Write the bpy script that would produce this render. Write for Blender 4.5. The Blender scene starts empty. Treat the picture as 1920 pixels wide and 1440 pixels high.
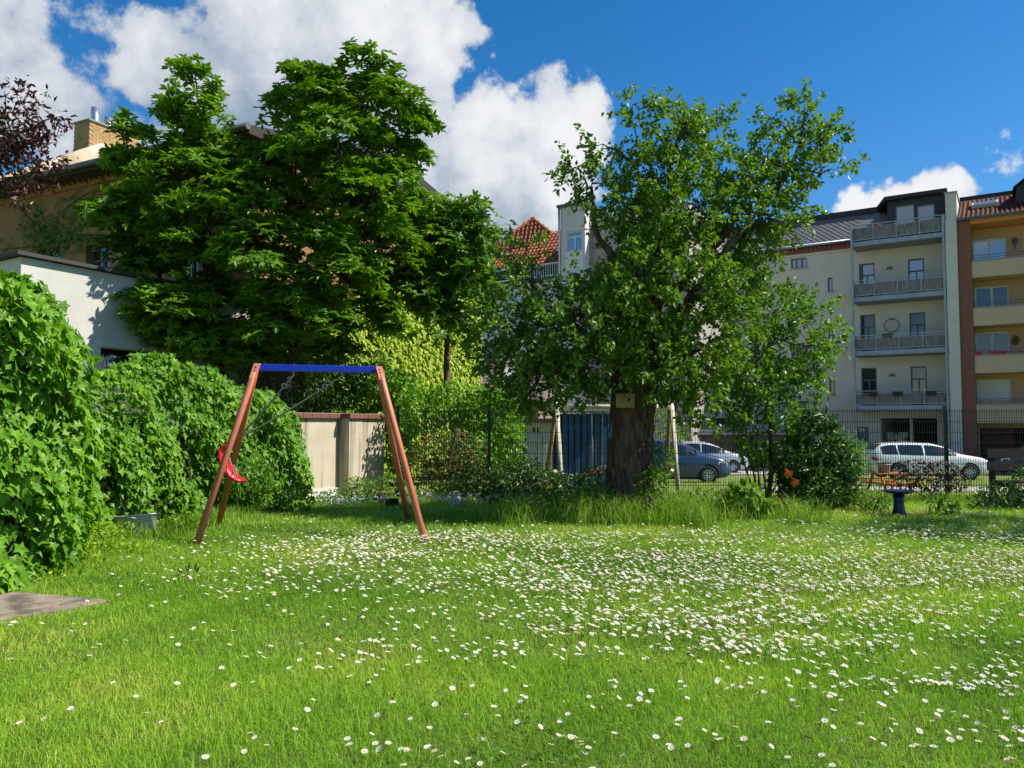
import bpy, bmesh, math, random
import numpy as np
from mathutils import Vector, Matrix

R = math.radians
rng = np.random.default_rng(7)
random.seed(7)
scene = bpy.context.scene
C = scene.collection

# ------------------------------------------------------------------ camera
FPX, CU, CV = 1450.0, 960.0, 720.0
EYE = 1.5
PITCH = math.atan(75.0 / FPX)
cam = bpy.data.cameras.new('camera')
cam.sensor_width = 36.0
cam.lens = FPX * 36.0 / 1920.0
cam.clip_start = 0.05
cam.clip_end = 3000
cam_o = bpy.data.objects.new('camera', cam)
cam_o.location = (0, 0, EYE)
cam_o.rotation_euler = (R(90) + PITCH, 0, 0)
C.objects.link(cam_o)
scene.camera = cam_o

def ray(u, v):
    a, b = (u - CU) / FPX, (CV - v) / FPX
    cp, sp = math.cos(PITCH), math.sin(PITCH)
    return Vector((a, cp - b * sp, sp + b * cp))
def at(u, v, Y):
    d = ray(u, v); t = Y / d.y
    return Vector((d.x * t, Y, EYE + d.z * t))

# ------------------------------------------------------------------ light
SUN_EL, SUN_AZ = R(49), R(96)         # azimuth clockwise from +Y (the view direction)
sun_dir = Vector((math.sin(SUN_AZ) * math.cos(SUN_EL), math.cos(SUN_AZ) * math.cos(SUN_EL), math.sin(SUN_EL)))
sl = bpy.data.lights.new('sun', 'SUN')
sl.energy = 5.0; sl.angle = R(0.53); sl.color = (1.0, 0.95, 0.86)
so = bpy.data.objects.new('sun', sl)
so.rotation_euler = sun_dir.to_track_quat('Z', 'Y').to_euler()
so.location = (20, -5, 30)
C.objects.link(so)

vs = scene.view_settings
vs.view_transform = 'Standard'; vs.look = 'None'; vs.gamma = 1.0; vs.use_curve_mapping = False
vs.exposure = 0.55
cy = scene.cycles
cy.use_denoising = True
try:
    cy.denoiser = 'OPENIMAGEDENOISE'
except Exception:
    pass
cy.max_bounces = 7; cy.diffuse_bounces = 4; cy.glossy_bounces = 3; cy.transmission_bounces = 4
cy.transparent_max_bounces = 8; cy.sample_clamp_indirect = 8.0
cy.caustics_reflective = False; cy.caustics_refractive = False

# ------------------------------------------------------------------ sky with cumulus (world, by direction)
world = bpy.data.worlds.new('World'); scene.world = world; world.use_nodes = True
nt = world.node_tree; nt.nodes.clear()
def N(tree, typ, **kw):
    n = tree.nodes.new(typ)
    for k, v in kw.items():
        setattr(n, k, v)
    return n
CLOUDS = [(520, 70, 170), (660, 70, 180), (775, 80, 115), (290, 100, 90), (395, 170, 115), (600, 190, 160), (850, 70, 60),
          (790, 200, 80), (945, 265, 95), (1045, 270, 100), (900, 340, 150), (1010, 350, 140), (1095, 240, 62),
          (850, 420, 150), (1000, 410, 120), (760, 330, 130), (50, 170, 105), (140, 235, 95), (230, 270, 80), (5, 10, 62), (330, 300, 120),
          (1620, 395, 52), (1670, 388, 56), (1720, 380, 52), (1770, 368, 50), (1800, 370, 34), (1878, 262, 23), (1850, 268, 14), (1895, 316, 22), (1862, 322, 18)]
grp = bpy.data.node_groups.new('cloud_field', 'ShaderNodeTree')
grp.interface.new_socket('dir', in_out='INPUT', socket_type='NodeSocketVector')
grp.interface.new_socket('field', in_out='OUTPUT', socket_type='NodeSocketFloat')
gi = N(grp, 'NodeGroupInput'); go = N(grp, 'NodeGroupOutput')
def noise_vec(tree, src, scale, detail, amount):
    nz = N(tree, 'ShaderNodeTexNoise'); nz.inputs['Scale'].default_value = scale; nz.inputs['Detail'].default_value = detail
    tree.links.new(src, nz.inputs['Vector'])
    sub = N(tree, 'ShaderNodeVectorMath', operation='SUBTRACT'); sub.inputs[1].default_value = (0.5, 0.5, 0.5)
    tree.links.new(nz.outputs['Color'], sub.inputs[0])
    sc = N(tree, 'ShaderNodeVectorMath', operation='SCALE'); sc.inputs['Scale'].default_value = amount
    tree.links.new(sub.outputs[0], sc.inputs[0])
    return sc.outputs[0]
base = gi.outputs['dir']
add1 = N(grp, 'ShaderNodeVectorMath', operation='ADD'); grp.links.new(base, add1.inputs[0])
grp.links.new(noise_vec(grp, base, 7.0, 1.0, 0.11), add1.inputs[1])
add2 = N(grp, 'ShaderNodeVectorMath', operation='ADD'); grp.links.new(add1.outputs[0], add2.inputs[0])
grp.links.new(noise_vec(grp, base, 24.0, 1.5, 0.05), add2.inputs[1])
warped = add2.outputs[0]
add3 = N(grp, 'ShaderNodeVectorMath', operation='ADD'); grp.links.new(base, add3.inputs[0])
grp.links.new(noise_vec(grp, base, 30.0, 2.0, 0.045), add3.inputs[1]); warped_s = add3.outputs[0]
prev = None
for (u, v, r) in CLOUDS:
    d = ray(u, v); d.normalize()
    dist = N(grp, 'ShaderNodeVectorMath', operation='DISTANCE'); dist.inputs[1].default_value = d
    grp.links.new(warped if r > 60 else warped_s, dist.inputs[0])
    m = N(grp, 'ShaderNodeMath', operation='MULTIPLY_ADD')
    m.inputs[1].default_value = -FPX / r * 1.06; m.inputs[2].default_value = 1.0
    grp.links.new(dist.outputs['Value'], m.inputs[0])
    # big clouds rise higher than small ones
    h = N(grp, 'ShaderNodeMath', operation='MULTIPLY'); h.inputs[1].default_value = min(1.0, 0.45 + r / 240.0) if r > 24 else 0.16
    grp.links.new(m.outputs[0], h.inputs[0])
    if prev is None:
        prev = h.outputs[0]
    else:
        mx = N(grp, 'ShaderNodeMath', operation='SMOOTH_MAX'); mx.inputs[2].default_value = 0.16
        grp.links.new(prev, mx.inputs[0]); grp.links.new(h.outputs[0], mx.inputs[1]); prev = mx.outputs[0]
# broken cumulus over the rest of the sky
nz = N(grp, 'ShaderNodeTexNoise'); nz.inputs['Scale'].default_value = 2.1; nz.inputs['Detail'].default_value = 0.0
off = N(grp, 'ShaderNodeVectorMath', operation='ADD'); off.inputs[1].default_value = (3.1, 7.7, 1.9)
grp.links.new(warped, off.inputs[0]); grp.links.new(off.outputs[0], nz.inputs['Vector'])
gm = N(grp, 'ShaderNodeMath', operation='MULTIPLY_ADD'); gm.inputs[1].default_value = 3.2; gm.inputs[2].default_value = -2.0
grp.links.new(nz.outputs['Fac'], gm.inputs[0])
mx = N(grp, 'ShaderNodeMath', operation='MAXIMUM'); grp.links.new(prev, mx.inputs[0]); grp.links.new(gm.outputs[0], mx.inputs[1])
fb = N(grp, 'ShaderNodeTexNoise'); fb.inputs['Scale'].default_value = 17.0; fb.inputs['Detail'].default_value = 5.0; fb.inputs['Roughness'].default_value = 0.66
grp.links.new(base, fb.inputs['Vector'])
fm = N(grp, 'ShaderNodeMath', operation='MULTIPLY_ADD'); fm.inputs[1].default_value = 1.25; fm.inputs[2].default_value = -0.64
grp.links.new(fb.outputs['Fac'], fm.inputs[0])
sm = N(grp, 'ShaderNodeMath', operation='ADD'); grp.links.new(mx.outputs[0], sm.inputs[0]); grp.links.new(fm.outputs[0], sm.inputs[1])
grp.links.new(sm.outputs[0], go.inputs['field'])

tc = N(nt, 'ShaderNodeTexCoord')
nrm = N(nt, 'ShaderNodeVectorMath', operation='NORMALIZE'); nt.links.new(tc.outputs['Generated'], nrm.inputs[0])
g1 = N(nt, 'ShaderNodeGroup'); g1.node_tree = grp; nt.links.new(nrm.outputs[0], g1.inputs[0])
dens = N(nt, 'ShaderNodeMapRange', interpolation_type='SMOOTHSTEP'); dens.inputs['From Min'].default_value = -0.03; dens.inputs['From Max'].default_value = 0.24
nt.links.new(g1.outputs[0], dens.inputs['Value'])
lo = N(nt, 'ShaderNodeVectorMath', operation='ADD')
ld = (sun_dir + Vector((0, 0, 0.55))).normalized() * 0.11
lo.inputs[1].default_value = ld; nt.links.new(nrm.outputs[0], lo.inputs[0])
g2 = N(nt, 'ShaderNodeGroup'); g2.node_tree = grp; nt.links.new(lo.outputs[0], g2.inputs[0])
df = N(nt, 'ShaderNodeMath', operation='SUBTRACT'); nt.links.new(g1.outputs[0], df.inputs[0]); nt.links.new(g2.outputs[0], df.inputs[1])
lit = N(nt, 'ShaderNodeMapRange', interpolation_type='SMOOTHSTEP'); lit.inputs['From Min'].default_value = -0.55; lit.inputs['From Max'].default_value = 1.35
nt.links.new(df.outputs[0], lit.inputs['Value'])
crmp = N(nt, 'ShaderNodeMix', data_type='RGBA')
crmp.inputs[6].default_value = (0.30, 0.40, 0.54, 1); crmp.inputs[7].default_value = (0.96, 0.97, 1.0, 1)
nt.links.new(lit.outputs[0], crmp.inputs[0])
sky = N(nt, 'ShaderNodeTexSky', sky_type='NISHITA'); sky.sun_disc = False
sky.sun_elevation = SUN_EL; sky.sun_rotation = SUN_AZ
sky.altitude = 100; sky.air_density = 1.0; sky.dust_density = 0.3; sky.ozone_density = 4.0
hs = N(nt, 'ShaderNodeHueSaturation'); hs.inputs['Saturation'].default_value = 1.35; hs.inputs['Value'].default_value = 1.0
nt.links.new(sky.outputs[0], hs.inputs['Color'])
b1 = N(nt, 'ShaderNodeBackground'); b1.inputs['Strength'].default_value = 0.10; nt.links.new(hs.outputs[0], b1.inputs['Color'])
b2 = N(nt, 'ShaderNodeBackground'); b2.inputs['Strength'].default_value = 0.64; nt.links.new(crmp.outputs[2], b2.inputs['Color'])
ms = N(nt, 'ShaderNodeMixShader'); nt.links.new(dens.outputs[0], ms.inputs[0]); nt.links.new(b1.outputs[0], ms.inputs[1]); nt.links.new(b2.outputs[0], ms.inputs[2])
wo = N(nt, 'ShaderNodeOutputWorld'); nt.links.new(ms.outputs[0], wo.inputs['Surface'])
world.cycles.sampling_method = 'MANUAL'; world.cycles.sample_map_resolution = 256

# ------------------------------------------------------------------ materials
MATS = {}
def mat(name, c1, c2=None, scale=6.0, rough=0.75, bump=0.0, bscale=None, metal=0.0, spec=0.4, detail=5.0, stretch=(1, 1, 1), contrast=0.18, coat=0.0):
    if name in MATS: return MATS[name]
    m = bpy.data.materials.new(name); m.use_nodes = True
    t = m.node_tree; p = t.nodes['Principled BSDF']
    p.inputs['Roughness'].default_value = rough; p.inputs['Metallic'].default_value = metal
    p.inputs['Specular IOR Level'].default_value = spec
    p.inputs['Coat Weight'].default_value = coat
    if c2 is None:
        c2 = tuple(x * 0.82 for x in c1)
    tcn = N(t, 'ShaderNodeTexCoord'); mp = N(t, 'ShaderNodeMapping'); mp.inputs['Scale'].default_value = stretch
    t.links.new(tcn.outputs['Object'], mp.inputs[0])
    nz = N(t, 'ShaderNodeTexNoise'); nz.inputs['Scale'].default_value = scale; nz.inputs['Detail'].default_value = detail
    nz.inputs['Roughness'].default_value = 0.62
    t.links.new(mp.outputs[0], nz.inputs['Vector'])
    mr = N(t, 'ShaderNodeMapRange'); mr.inputs['From Min'].default_value = 0.5 - contrast; mr.inputs['From Max'].default_value = 0.5 + contrast
    t.links.new(nz.outputs['Fac'], mr.inputs[0])
    mx = N(t, 'ShaderNodeMix', data_type='RGBA'); mx.inputs[6].default_value = (*c1, 1); mx.inputs[7].default_value = (*c2, 1)
    t.links.new(mr.outputs[0], mx.inputs[0]); t.links.new(mx.outputs[2], p.inputs['Base Color'])
    if bump > 0:
        n2 = N(t, 'ShaderNodeTexNoise'); n2.inputs['Scale'].default_value = bscale or scale * 4; n2.inputs['Detail'].default_value = 6.0
        t.links.new(mp.outputs[0], n2.inputs['Vector'])
        bp = N(t, 'ShaderNodeBump'); bp.inputs['Strength'].default_value = bump; bp.inputs['Distance'].default_value = 0.02
        t.links.new(n2.outputs['Fac'], bp.inputs['Height']); t.links.new(bp.outputs[0], p.inputs['Normal'])
    MATS[name] = m
    return m

def stain(m, col, scale=1.2, stretch=(1, 1, 0.16), lo=0.52, hi=0.72):
    """Vertical weathering streaks over an existing mat()."""
    t = m.node_tree; p = t.nodes['Principled BSDF']
    src = p.inputs['Base Color'].links[0].from_socket
    tcn = N(t, 'ShaderNodeTexCoord'); mp = N(t, 'ShaderNodeMapping'); mp.inputs['Scale'].default_value = stretch
    t.links.new(tcn.outputs['Object'], mp.inputs[0])
    nz = N(t, 'ShaderNodeTexNoise'); nz.inputs['Scale'].default_value = scale; nz.inputs['Detail'].default_value = 6.0
    nz.inputs['Roughness'].default_value = 0.65
    t.links.new(mp.outputs[0], nz.inputs['Vector'])
    mr = N(t, 'ShaderNodeMapRange', interpolation_type='SMOOTHSTEP'); mr.inputs['From Min'].default_value = lo; mr.inputs['From Max'].default_value = hi
    mr.inputs['To Max'].default_value = 0.85
    t.links.new(nz.outputs['Fac'], mr.inputs[0])
    mx = N(t, 'ShaderNodeMix', data_type='RGBA'); mx.inputs[7].default_value = (*col, 1)
    t.links.new(src, mx.inputs[6]); t.links.new(mr.outputs[0], mx.inputs[0]); t.links.new(mx.outputs[2], p.inputs['Base Color'])
    return m

def leafmat(name, stops, rough=0.42, trans=0.3, spec=0.45, tcol=1.5):
    """Leaf material: colour differs from leaf to leaf (attribute rnd), with light passing through."""
    m = bpy.data.materials.new(name); m.use_nodes = True
    t = m.node_tree; p = t.nodes['Principled BSDF']; out = t.nodes['Material Output']
    p.inputs['Roughness'].default_value = rough; p.inputs['Specular IOR Level'].default_value = spec
    a = N(t, 'ShaderNodeAttribute', attribute_name='rnd')
    cr = N(t, 'ShaderNodeValToRGB'); el = cr.color_ramp.elements
    while len(el) < len(stops): el.new(0.5)
    for e, (pos, col) in zip(el, stops):
        e.position = pos; e.color = (*col, 1)
    t.links.new(a.outputs['Fac'], cr.inputs[0]); t.links.new(cr.outputs[0], p.inputs['Base Color'])
    tr = N(t, 'ShaderNodeBsdfTranslucent')
    br = N(t, 'ShaderNodeMix', data_type='RGBA', blend_type='MULTIPLY'); br.inputs[0].default_value = 1.0
    br.inputs[7].default_value = (1.25 * tcol, 1.25 * tcol, 0.45 * tcol, 1)
    t.links.new(cr.outputs[0], br.inputs[6]); t.links.new(br.outputs[2], tr.inputs['Color'])
    mix = N(t, 'ShaderNodeMixShader'); mix.inputs[0].default_value = trans
    t.links.new(p.outputs[0], mix.inputs[1]); t.links.new(tr.outputs[0], mix.inputs[2]); t.links.new(mix.outputs[0], out.inputs['Surface'])
    MATS[name] = m
    return m

def glass(name, tint=(0.05, 0.07, 0.09), rough=0.04):
    if name in MATS: return MATS[name]
    m = bpy.data.materials.new(name); m.use_nodes = True
    p = m.node_tree.nodes['Principled BSDF']
    p.inputs['Base Color'].default_value = (*tint, 1); p.inputs['Roughness'].default_value = rough
    p.inputs['Specular IOR Level'].default_value = 0.9; p.inputs['IOR'].default_value = 1.6
    MATS[name] = m
    return m

# ------------------------------------------------------------------ mesh helpers
def np_mesh(name, V, F, rnd=None, mats=(), midx=None, smooth=False):
    """V (n,3) array, F (m,k) array of equal polygons."""
    V = np.asarray(V, dtype=np.float32); F = np.asarray(F, dtype=np.int32)
    me = bpy.data.meshes.new(name)
    me.vertices.add(len(V)); me.vertices.foreach_set('co', V.ravel())
    k = F.shape[1]
    me.loops.add(F.size); me.loops.foreach_set('vertex_index', F.ravel())
    me.polygons.add(len(F)); me.polygons.foreach_set('loop_start', np.arange(0, F.size, k, dtype=np.int32))
    for mt in mats: me.materials.append(mt)
    if midx is not None: me.polygons.foreach_set('material_index', np.asarray(midx, dtype=np.int32))
    me.polygons.foreach_set('use_smooth', np.full(len(F), smooth, dtype=bool))
    me.update(calc_edges=True)
    if rnd is not None:
        a = me.attributes.new('rnd', 'FLOAT', 'FACE'); a.data.foreach_set('value', np.asarray(rnd, dtype=np.float32))
    me.validate()
    return me

def obj(name, me, parent=None, kind=None):
    o = bpy.data.objects.new(name, me); C.objects.link(o)
    if parent is not None: o.parent = parent
    if kind: o['kind'] = kind
    return o
def tag(o, label, cat, group=None, kind=None):
    o['label'] = label; o['category'] = cat
    if group: o['group'] = group
    if kind: o['kind'] = kind
    return o
def thing(name, label, cat, loc=(0, 0, 0), rotz=0.0, group=None):
    o = bpy.data.objects.new(name, None); C.objects.link(o)
    o.empty_display_size = 0.2
    o.location = loc; o.rotation_euler = (0, 0, rotz)
    return tag(o, label, cat, group)

class MB:
    """Collects boxes, prisms and tubes; build() links them as one mesh object."""
    def __init__(self):
        self.v, self.f, self.mi, self.sm = [], [], [], []
    def add(self, vs, fs, mi=0, smooth=False):
        o = len(self.v); self.v += [tuple(p) for p in vs]
        for f in fs:
            self.f.append([i + o for i in f]); self.mi.append(mi); self.sm.append(smooth)
        return self
    def box(self, x0, x1, y0, y1, z0, z1, mi=0):
        return self.add([(x0, y0, z0), (x1, y0, z0), (x1, y1, z0), (x0, y1, z0), (x0, y0, z1), (x1, y0, z1), (x1, y1, z1), (x0, y1, z1)],
                        [(0, 3, 2, 1), (4, 5, 6, 7), (0, 1, 5, 4), (1, 2, 6, 5), (2, 3, 7, 6), (3, 0, 4, 7)], mi)
    def prism(self, poly, y0, y1, mi=0):
        """poly in (x,z), pushed along y."""
        n = len(poly)
        vs = [(x, y0, z) for x, z in poly] + [(x, y1, z) for x, z in poly]
        fs = [tuple(range(n)), tuple(range(2 * n - 1, n - 1, -1))] + [(i, i + n, (i + 1) % n + n, (i + 1) % n) for i in range(n)]
        return self.add(vs, fs, mi)
    def tube(self, pts, rad, n=8, mi=0, cap=True, smooth=True, square=False):
        pts = [Vector(p) for p in pts]
        rad = [rad] * len(pts) if not hasattr(rad, '__len__') else rad
        vs, fs = [], []; up = None
        for i, p in enumerate(pts):
            t = (pts[min(i + 1, len(pts) - 1)] - pts[max(i - 1, 0)]).normalized()
            if up is None:
                up = Vector((0, 0, 1)) if abs(t.z) < 0.9 else Vector((0, 1, 0))
            a = t.cross(up).normalized(); b = a.cross(t).normalized(); up = b
            for k in range(n):
                th = 2 * math.pi * (k + (0.5 if square else 0)) / n
                vs.append(p + (a * math.cos(th) + b * math.sin(th)) * rad[i])
        for i in range(len(pts) - 1):
            for k in range(n):
                fs.append((i * n + k, (i + 1) * n + k, (i + 1) * n + (k + 1) % n, i * n + (k + 1) % n))
        self.add(vs, fs, mi, smooth)
        if cap:
            o = len(self.v) - len(vs); L = (len(pts) - 1) * n
            self.f.append([o + k for k in range(n)]); self.mi.append(mi); self.sm.append(False)
            self.f.append([o + L + k for k in range(n - 1, -1, -1)]); self.mi.append(mi); self.sm.append(False)
        return self
    def lathe(self, prof, n=20, mi=0, origin=(0, 0, 0)):
        ox, oy, oz = origin; vs, fs = [], []
        for r, z in prof:
            for k in range(n):
                th = 2 * math.pi * k / n
                vs.append((ox + r * math.cos(th), oy + r * math.sin(th), oz + z))
        for i in range(len(prof) - 1):
            for k in range(n):
                fs.append((i * n + k, i * n + (k + 1) % n, (i + 1) * n + (k + 1) % n, (i + 1) * n + k))
        return self.add(vs, fs, mi, True)
    def mesh(self, name, mats):
        me = bpy.data.meshes.new(name)
        me.from_pydata(self.v, [], self.f)
        for m in (mats if isinstance(mats, (list, tuple)) else [mats]): me.materials.append(m)
        me.polygons.foreach_set('material_index', self.mi)
        me.polygons.foreach_set('use_smooth', self.sm)
        me.validate(); me.update()
        return me
    def build(self, name, mats, parent=None, kind=None, bevel=0.0):
        me = self.mesh(name, mats)
        o = obj(name, me, parent, kind)
        if bevel > 0:
            b = o.modifiers.new('bevel', 'BEVEL'); b.width = bevel; b.segments = 2; b.limit_method = 'ANGLE'
        return o

def unit(a):
    return a / np.maximum(np.linalg.norm(a, axis=1, keepdims=True), 1e-9)
def rand_dirs(n):
    return unit(rng.normal(size=(n, 3)))

# leaf templates: x across (unit half width), y along (0..1), z up (folded midrib); triangles
T_OVAL = (np.array([(0, 0, 0), (-.8, .35, .06), (0, .4, -.03), (.8, .35, .06), (-.75, .65, .05), (.75, .65, .05), (0, 1, -.08)], float),
          np.array([(0, 2, 1), (0, 3, 2), (1, 2, 4), (2, 3, 5), (2, 6, 4), (2, 5, 6)]))
T_FOLD = (np.array([(0, 0, 0), (-1, .45, .07), (0, .48, -.03), (1, .45, .07), (0, 1, -.06)], float),
          np.array([(0, 2, 1), (0, 3, 2), (1, 2, 4), (2, 3, 4)]))
T_IVY = (np.array([(0, .28, -.05), (0, .0, 0), (-.62, -.12, .02), (-.5, .25, .03), (-1., .42, .05), (-.42, .55, .02), (0, 1., -.12),
                   (.42, .55, .02), (1., .42, .05), (.5, .25, .03), (.62, -.12, .02)], float),
         np.array([(0, 2, 1), (0, 3, 2), (0, 4, 3), (0, 5, 4), (0, 6, 5), (0, 7, 6), (0, 8, 7), (0, 9, 8), (0, 10, 9), (0, 1, 10)]))
T_LOBED = (np.array([(0, .3, -.04), (0, 0, 0), (-1., .3, .05), (-.4, .5, .02), (0, 1, -.1), (.4, .5, .02), (1., .3, .05)], float),
           np.array([(0, 2, 1), (0, 3, 2), (0, 4, 3), (0, 5, 4), (0, 6, 5), (0, 1, 6)]))

def leaf_arrays(P, A, Nn, L, W, T):
    tv, tf = T; n = len(P)
    A = unit(A); B = unit(np.cross(A, Nn)); Nn = np.cross(B, A)
    L = np.broadcast_to(L, (n,)); W = np.broadcast_to(W, (n,))
    V = (P[:, None, :] + A[:, None, :] * (tv[None, :, 1:2] * L[:, None, None]) + B[:, None, :] * (tv[None, :, 0:1] * W[:, None, None] * .5)
         + Nn[:, None, :] * (tv[None, :, 2:3] * L[:, None, None]))
    F = tf[None] + (np.arange(n) * len(tv))[:, None, None]
    return V.reshape(-1, 3), F.reshape(-1, 3), len(tf)
def leaf_mesh(name, P, A, Nn, L, W, T, mt, rnd=None):
    V, F, k = leaf_arrays(P, A, Nn, L, W, T)
    if rnd is None: rnd = rng.random(len(P))
    return np_mesh(name, V, F, np.repeat(rnd, k), [mt])

def ground_z(x, y):
    if y < 16: z = 0.0
    elif y < 29: z = -0.05 * (y - 16)
    elif y < 41: z = -0.65 - 0.03 * (y - 29)
    else: z = -1.01
    return z

class Frame:
    """A facade: local x along it (to the right), local -y outward, z up."""
    def __init__(self, X, Y, z, rot):
        self.o = Vector((X, Y, z)); self.rot = rot
        self.ax = Vector((math.cos(rot), math.sin(rot), 0)); self.ay = Vector((-math.sin(rot), math.cos(rot), 0))
    def hit(self, u, v, y=0.0):
        d = ray(u, v); c = Vector((0, 0, EYE)); q = self.o + self.ay * y
        t = (q - c).dot(self.ay) / d.dot(self.ay); p = c + d * t - self.o
        return p.dot(self.ax), p.z
    def rect(self, u0, u1, v0, v1, y=0.0):
        um, vm = (u0 + u1) / 2, (v0 + v1) / 2
        return (self.hit(u0, vm, y)[0], self.hit(u1, vm, y)[0], self.hit(um, v1, y)[1], self.hit(um, v0, y)[1])
# ================================================================== ground
def sheet(name, x0, x1, y0, y1, nx, ny, zoff, mt, bumpy=0.0, edge=None):
    xs = np.linspace(x0, x1, nx + 1); ys = np.linspace(y0, y1, ny + 1)
    V = []
    for y in ys:
        for x in xs:
            xx = x + (edge(x, y) if edge else 0)
            V.append((xx, y, ground_z(xx, y) + zoff + bumpy * (math.sin(x * 1.7 + y * .6) + math.sin(y * 2.3 - x * .9)) ))
    F = [(j * (nx + 1) + i, j * (nx + 1) + i + 1, (j + 1) * (nx + 1) + i + 1, (j + 1) * (nx + 1) + i) for j in range(ny) for i in range(nx)]
    o = obj(name, np_mesh(name, V, F, mats=[mt], smooth=True)); o['kind'] = 'structure'
    return o
m_soil = mat('dry_grass_ground', (0.19, 0.24, 0.05), (0.13, 0.16, 0.05), scale=0.9, rough=0.95, bump=0.5, bscale=30, contrast=0.22)
m_lawn = mat('lawn_soil', (0.05, 0.10, 0.008), (0.08, 0.10, 0.018), scale=2.5, rough=0.95, bump=0.6, bscale=60)
m_gravel = mat('pale_gravel', (0.42, 0.40, 0.36), (0.30, 0.28, 0.25), scale=14, rough=0.95, bump=0.5, bscale=80)
# one sheet to the horizon, with rows where the slope changes
gy = [-400, -60, 0, 8, 16, 20, 24, 29, 35, 41, 60, 120, 400, 1500]; gx = [-1500, -300, -60, -20, 0, 20, 60, 300, 1500]
Vg = [(x, y, ground_z(x, y) - 0.012) for y in gy for x in gx]
Fg = [(j * len(gx) + i, j * len(gx) + i + 1, (j + 1) * len(gx) + i + 1, (j + 1) * len(gx) + i) for j in range(len(gy) - 1) for i in range(len(gx) - 1)]
g = obj('ground', np_mesh('ground', Vg, Fg, mats=[m_soil])); g['kind'] = 'structure'
sheet('lawn', -9, 17, -4, 15.9, 52, 40, 0.0, m_lawn, 0.006)
sheet('gravel_path', 5.2, 30, 19.2, 22.6, 20, 4, 0.002, m_gravel, 0, lambda x, y: 0.35 * math.sin(y * 2) + (y - 19) * .6)
sheet('gravel_yard', -6, 40, 36.0, 60, 20, 10, 0.002, m_gravel)

# concrete paving slab, lower left
m_slab = stain(mat('worn_concrete_slab', (0.34, 0.27, 0.21), (0.20, 0.155, 0.115), scale=9, rough=0.9, bump=0.6, bscale=70), (0.09, 0.075, 0.055), scale=4.0, stretch=(1, 1, 1), lo=.44, hi=.62)
sb = MB()
pts = [(-6.2, 4.9), (-4.05, 5.72), (-3.62, 6.16), (-3.35, 6.55), (-4.3, 6.85), (-6.2, 6.95)]
SLAB = list(pts)
n = len(pts)
sb.add([(x, y, -0.05) for x, y in pts] + [(x, y, 0.035) for x, y in pts], [tuple(range(n - 1, -1, -1)), tuple(range(n, 2 * n))] + [(i, (i + 1) % n, (i + 1) % n + n, i + n) for i in range(n)])
o = sb.build('paving_slab', m_slab, bevel=0.012)
tag(o, 'worn brown-grey concrete paving slab sunk in the lawn beside the ivy', 'paving slab')

# ================================================================== buildings
G_SKY = glass('window_glass', (0.10, 0.13, 0.17))
G_DARK = glass('dark_glass', (0.02, 0.025, 0.03))
for gm_ in (G_SKY,):
    gm_.node_tree.nodes['Principled BSDF'].inputs['IOR'].default_value = 2.3
M_WHITE = mat('white_frame_paint', (0.72, 0.72, 0.72), (0.62, 0.62, 0.62), rough=0.5)
M_GREYF = mat('grey_frame_paint', (0.13, 0.13, 0.15), (0.10, 0.10, 0.11), rough=0.5)
M_STEEL = mat('galvanised_steel', (0.33, 0.38, 0.42), (0.24, 0.28, 0.32), scale=5, rough=0.45, metal=0.35)
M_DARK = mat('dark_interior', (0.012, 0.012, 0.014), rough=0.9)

def wall_holes(x0, x1, z0, z1, holes, reveal=0.18, y=0.0, mb=None):
    """Front skin of a wall with real openings and their reveals."""
    mb = mb or MB()
    xs = sorted({x0, x1, *[min(max(h[k], x0), x1) for h in holes for k in (0, 1)]}); zs = sorted({z0, z1, *[min(max(h[k], z0), z1) for h in holes for k in (2, 3)]})
    idx = {}; vs = []; fs = []
    def vid(i, j):
        if (i, j) not in idx:
            idx[(i, j)] = len(vs); vs.append((xs[i], y, zs[j]))
        return idx[(i, j)]
    for i in range(len(xs) - 1):
        for j in range(len(zs) - 1):
            cx, cz = (xs[i] + xs[i + 1]) / 2, (zs[j] + zs[j + 1]) / 2
            if any(h[0] < cx < h[1] and h[2] < cz < h[3] for h in holes): continue
            fs.append((vid(i, j), vid(i + 1, j), vid(i + 1, j + 1), vid(i, j + 1)))
    mb.add(vs, fs)
    for (a, b, c, d) in holes:
        a, b, c, d = max(a, x0), min(b, x1), max(c, z0), min(d, z1)
        y2 = y + reveal
        mb.add([(a, y, c), (b, y, c), (b, y, d), (a, y, d), (a, y2, c), (b, y2, c), (b, y2, d), (a, y2, d)],
               [(0, 1, 5, 4), (1, 2, 6, 5), (2, 3, 7, 6), (3, 0, 4, 7)])
    return mb

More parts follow.
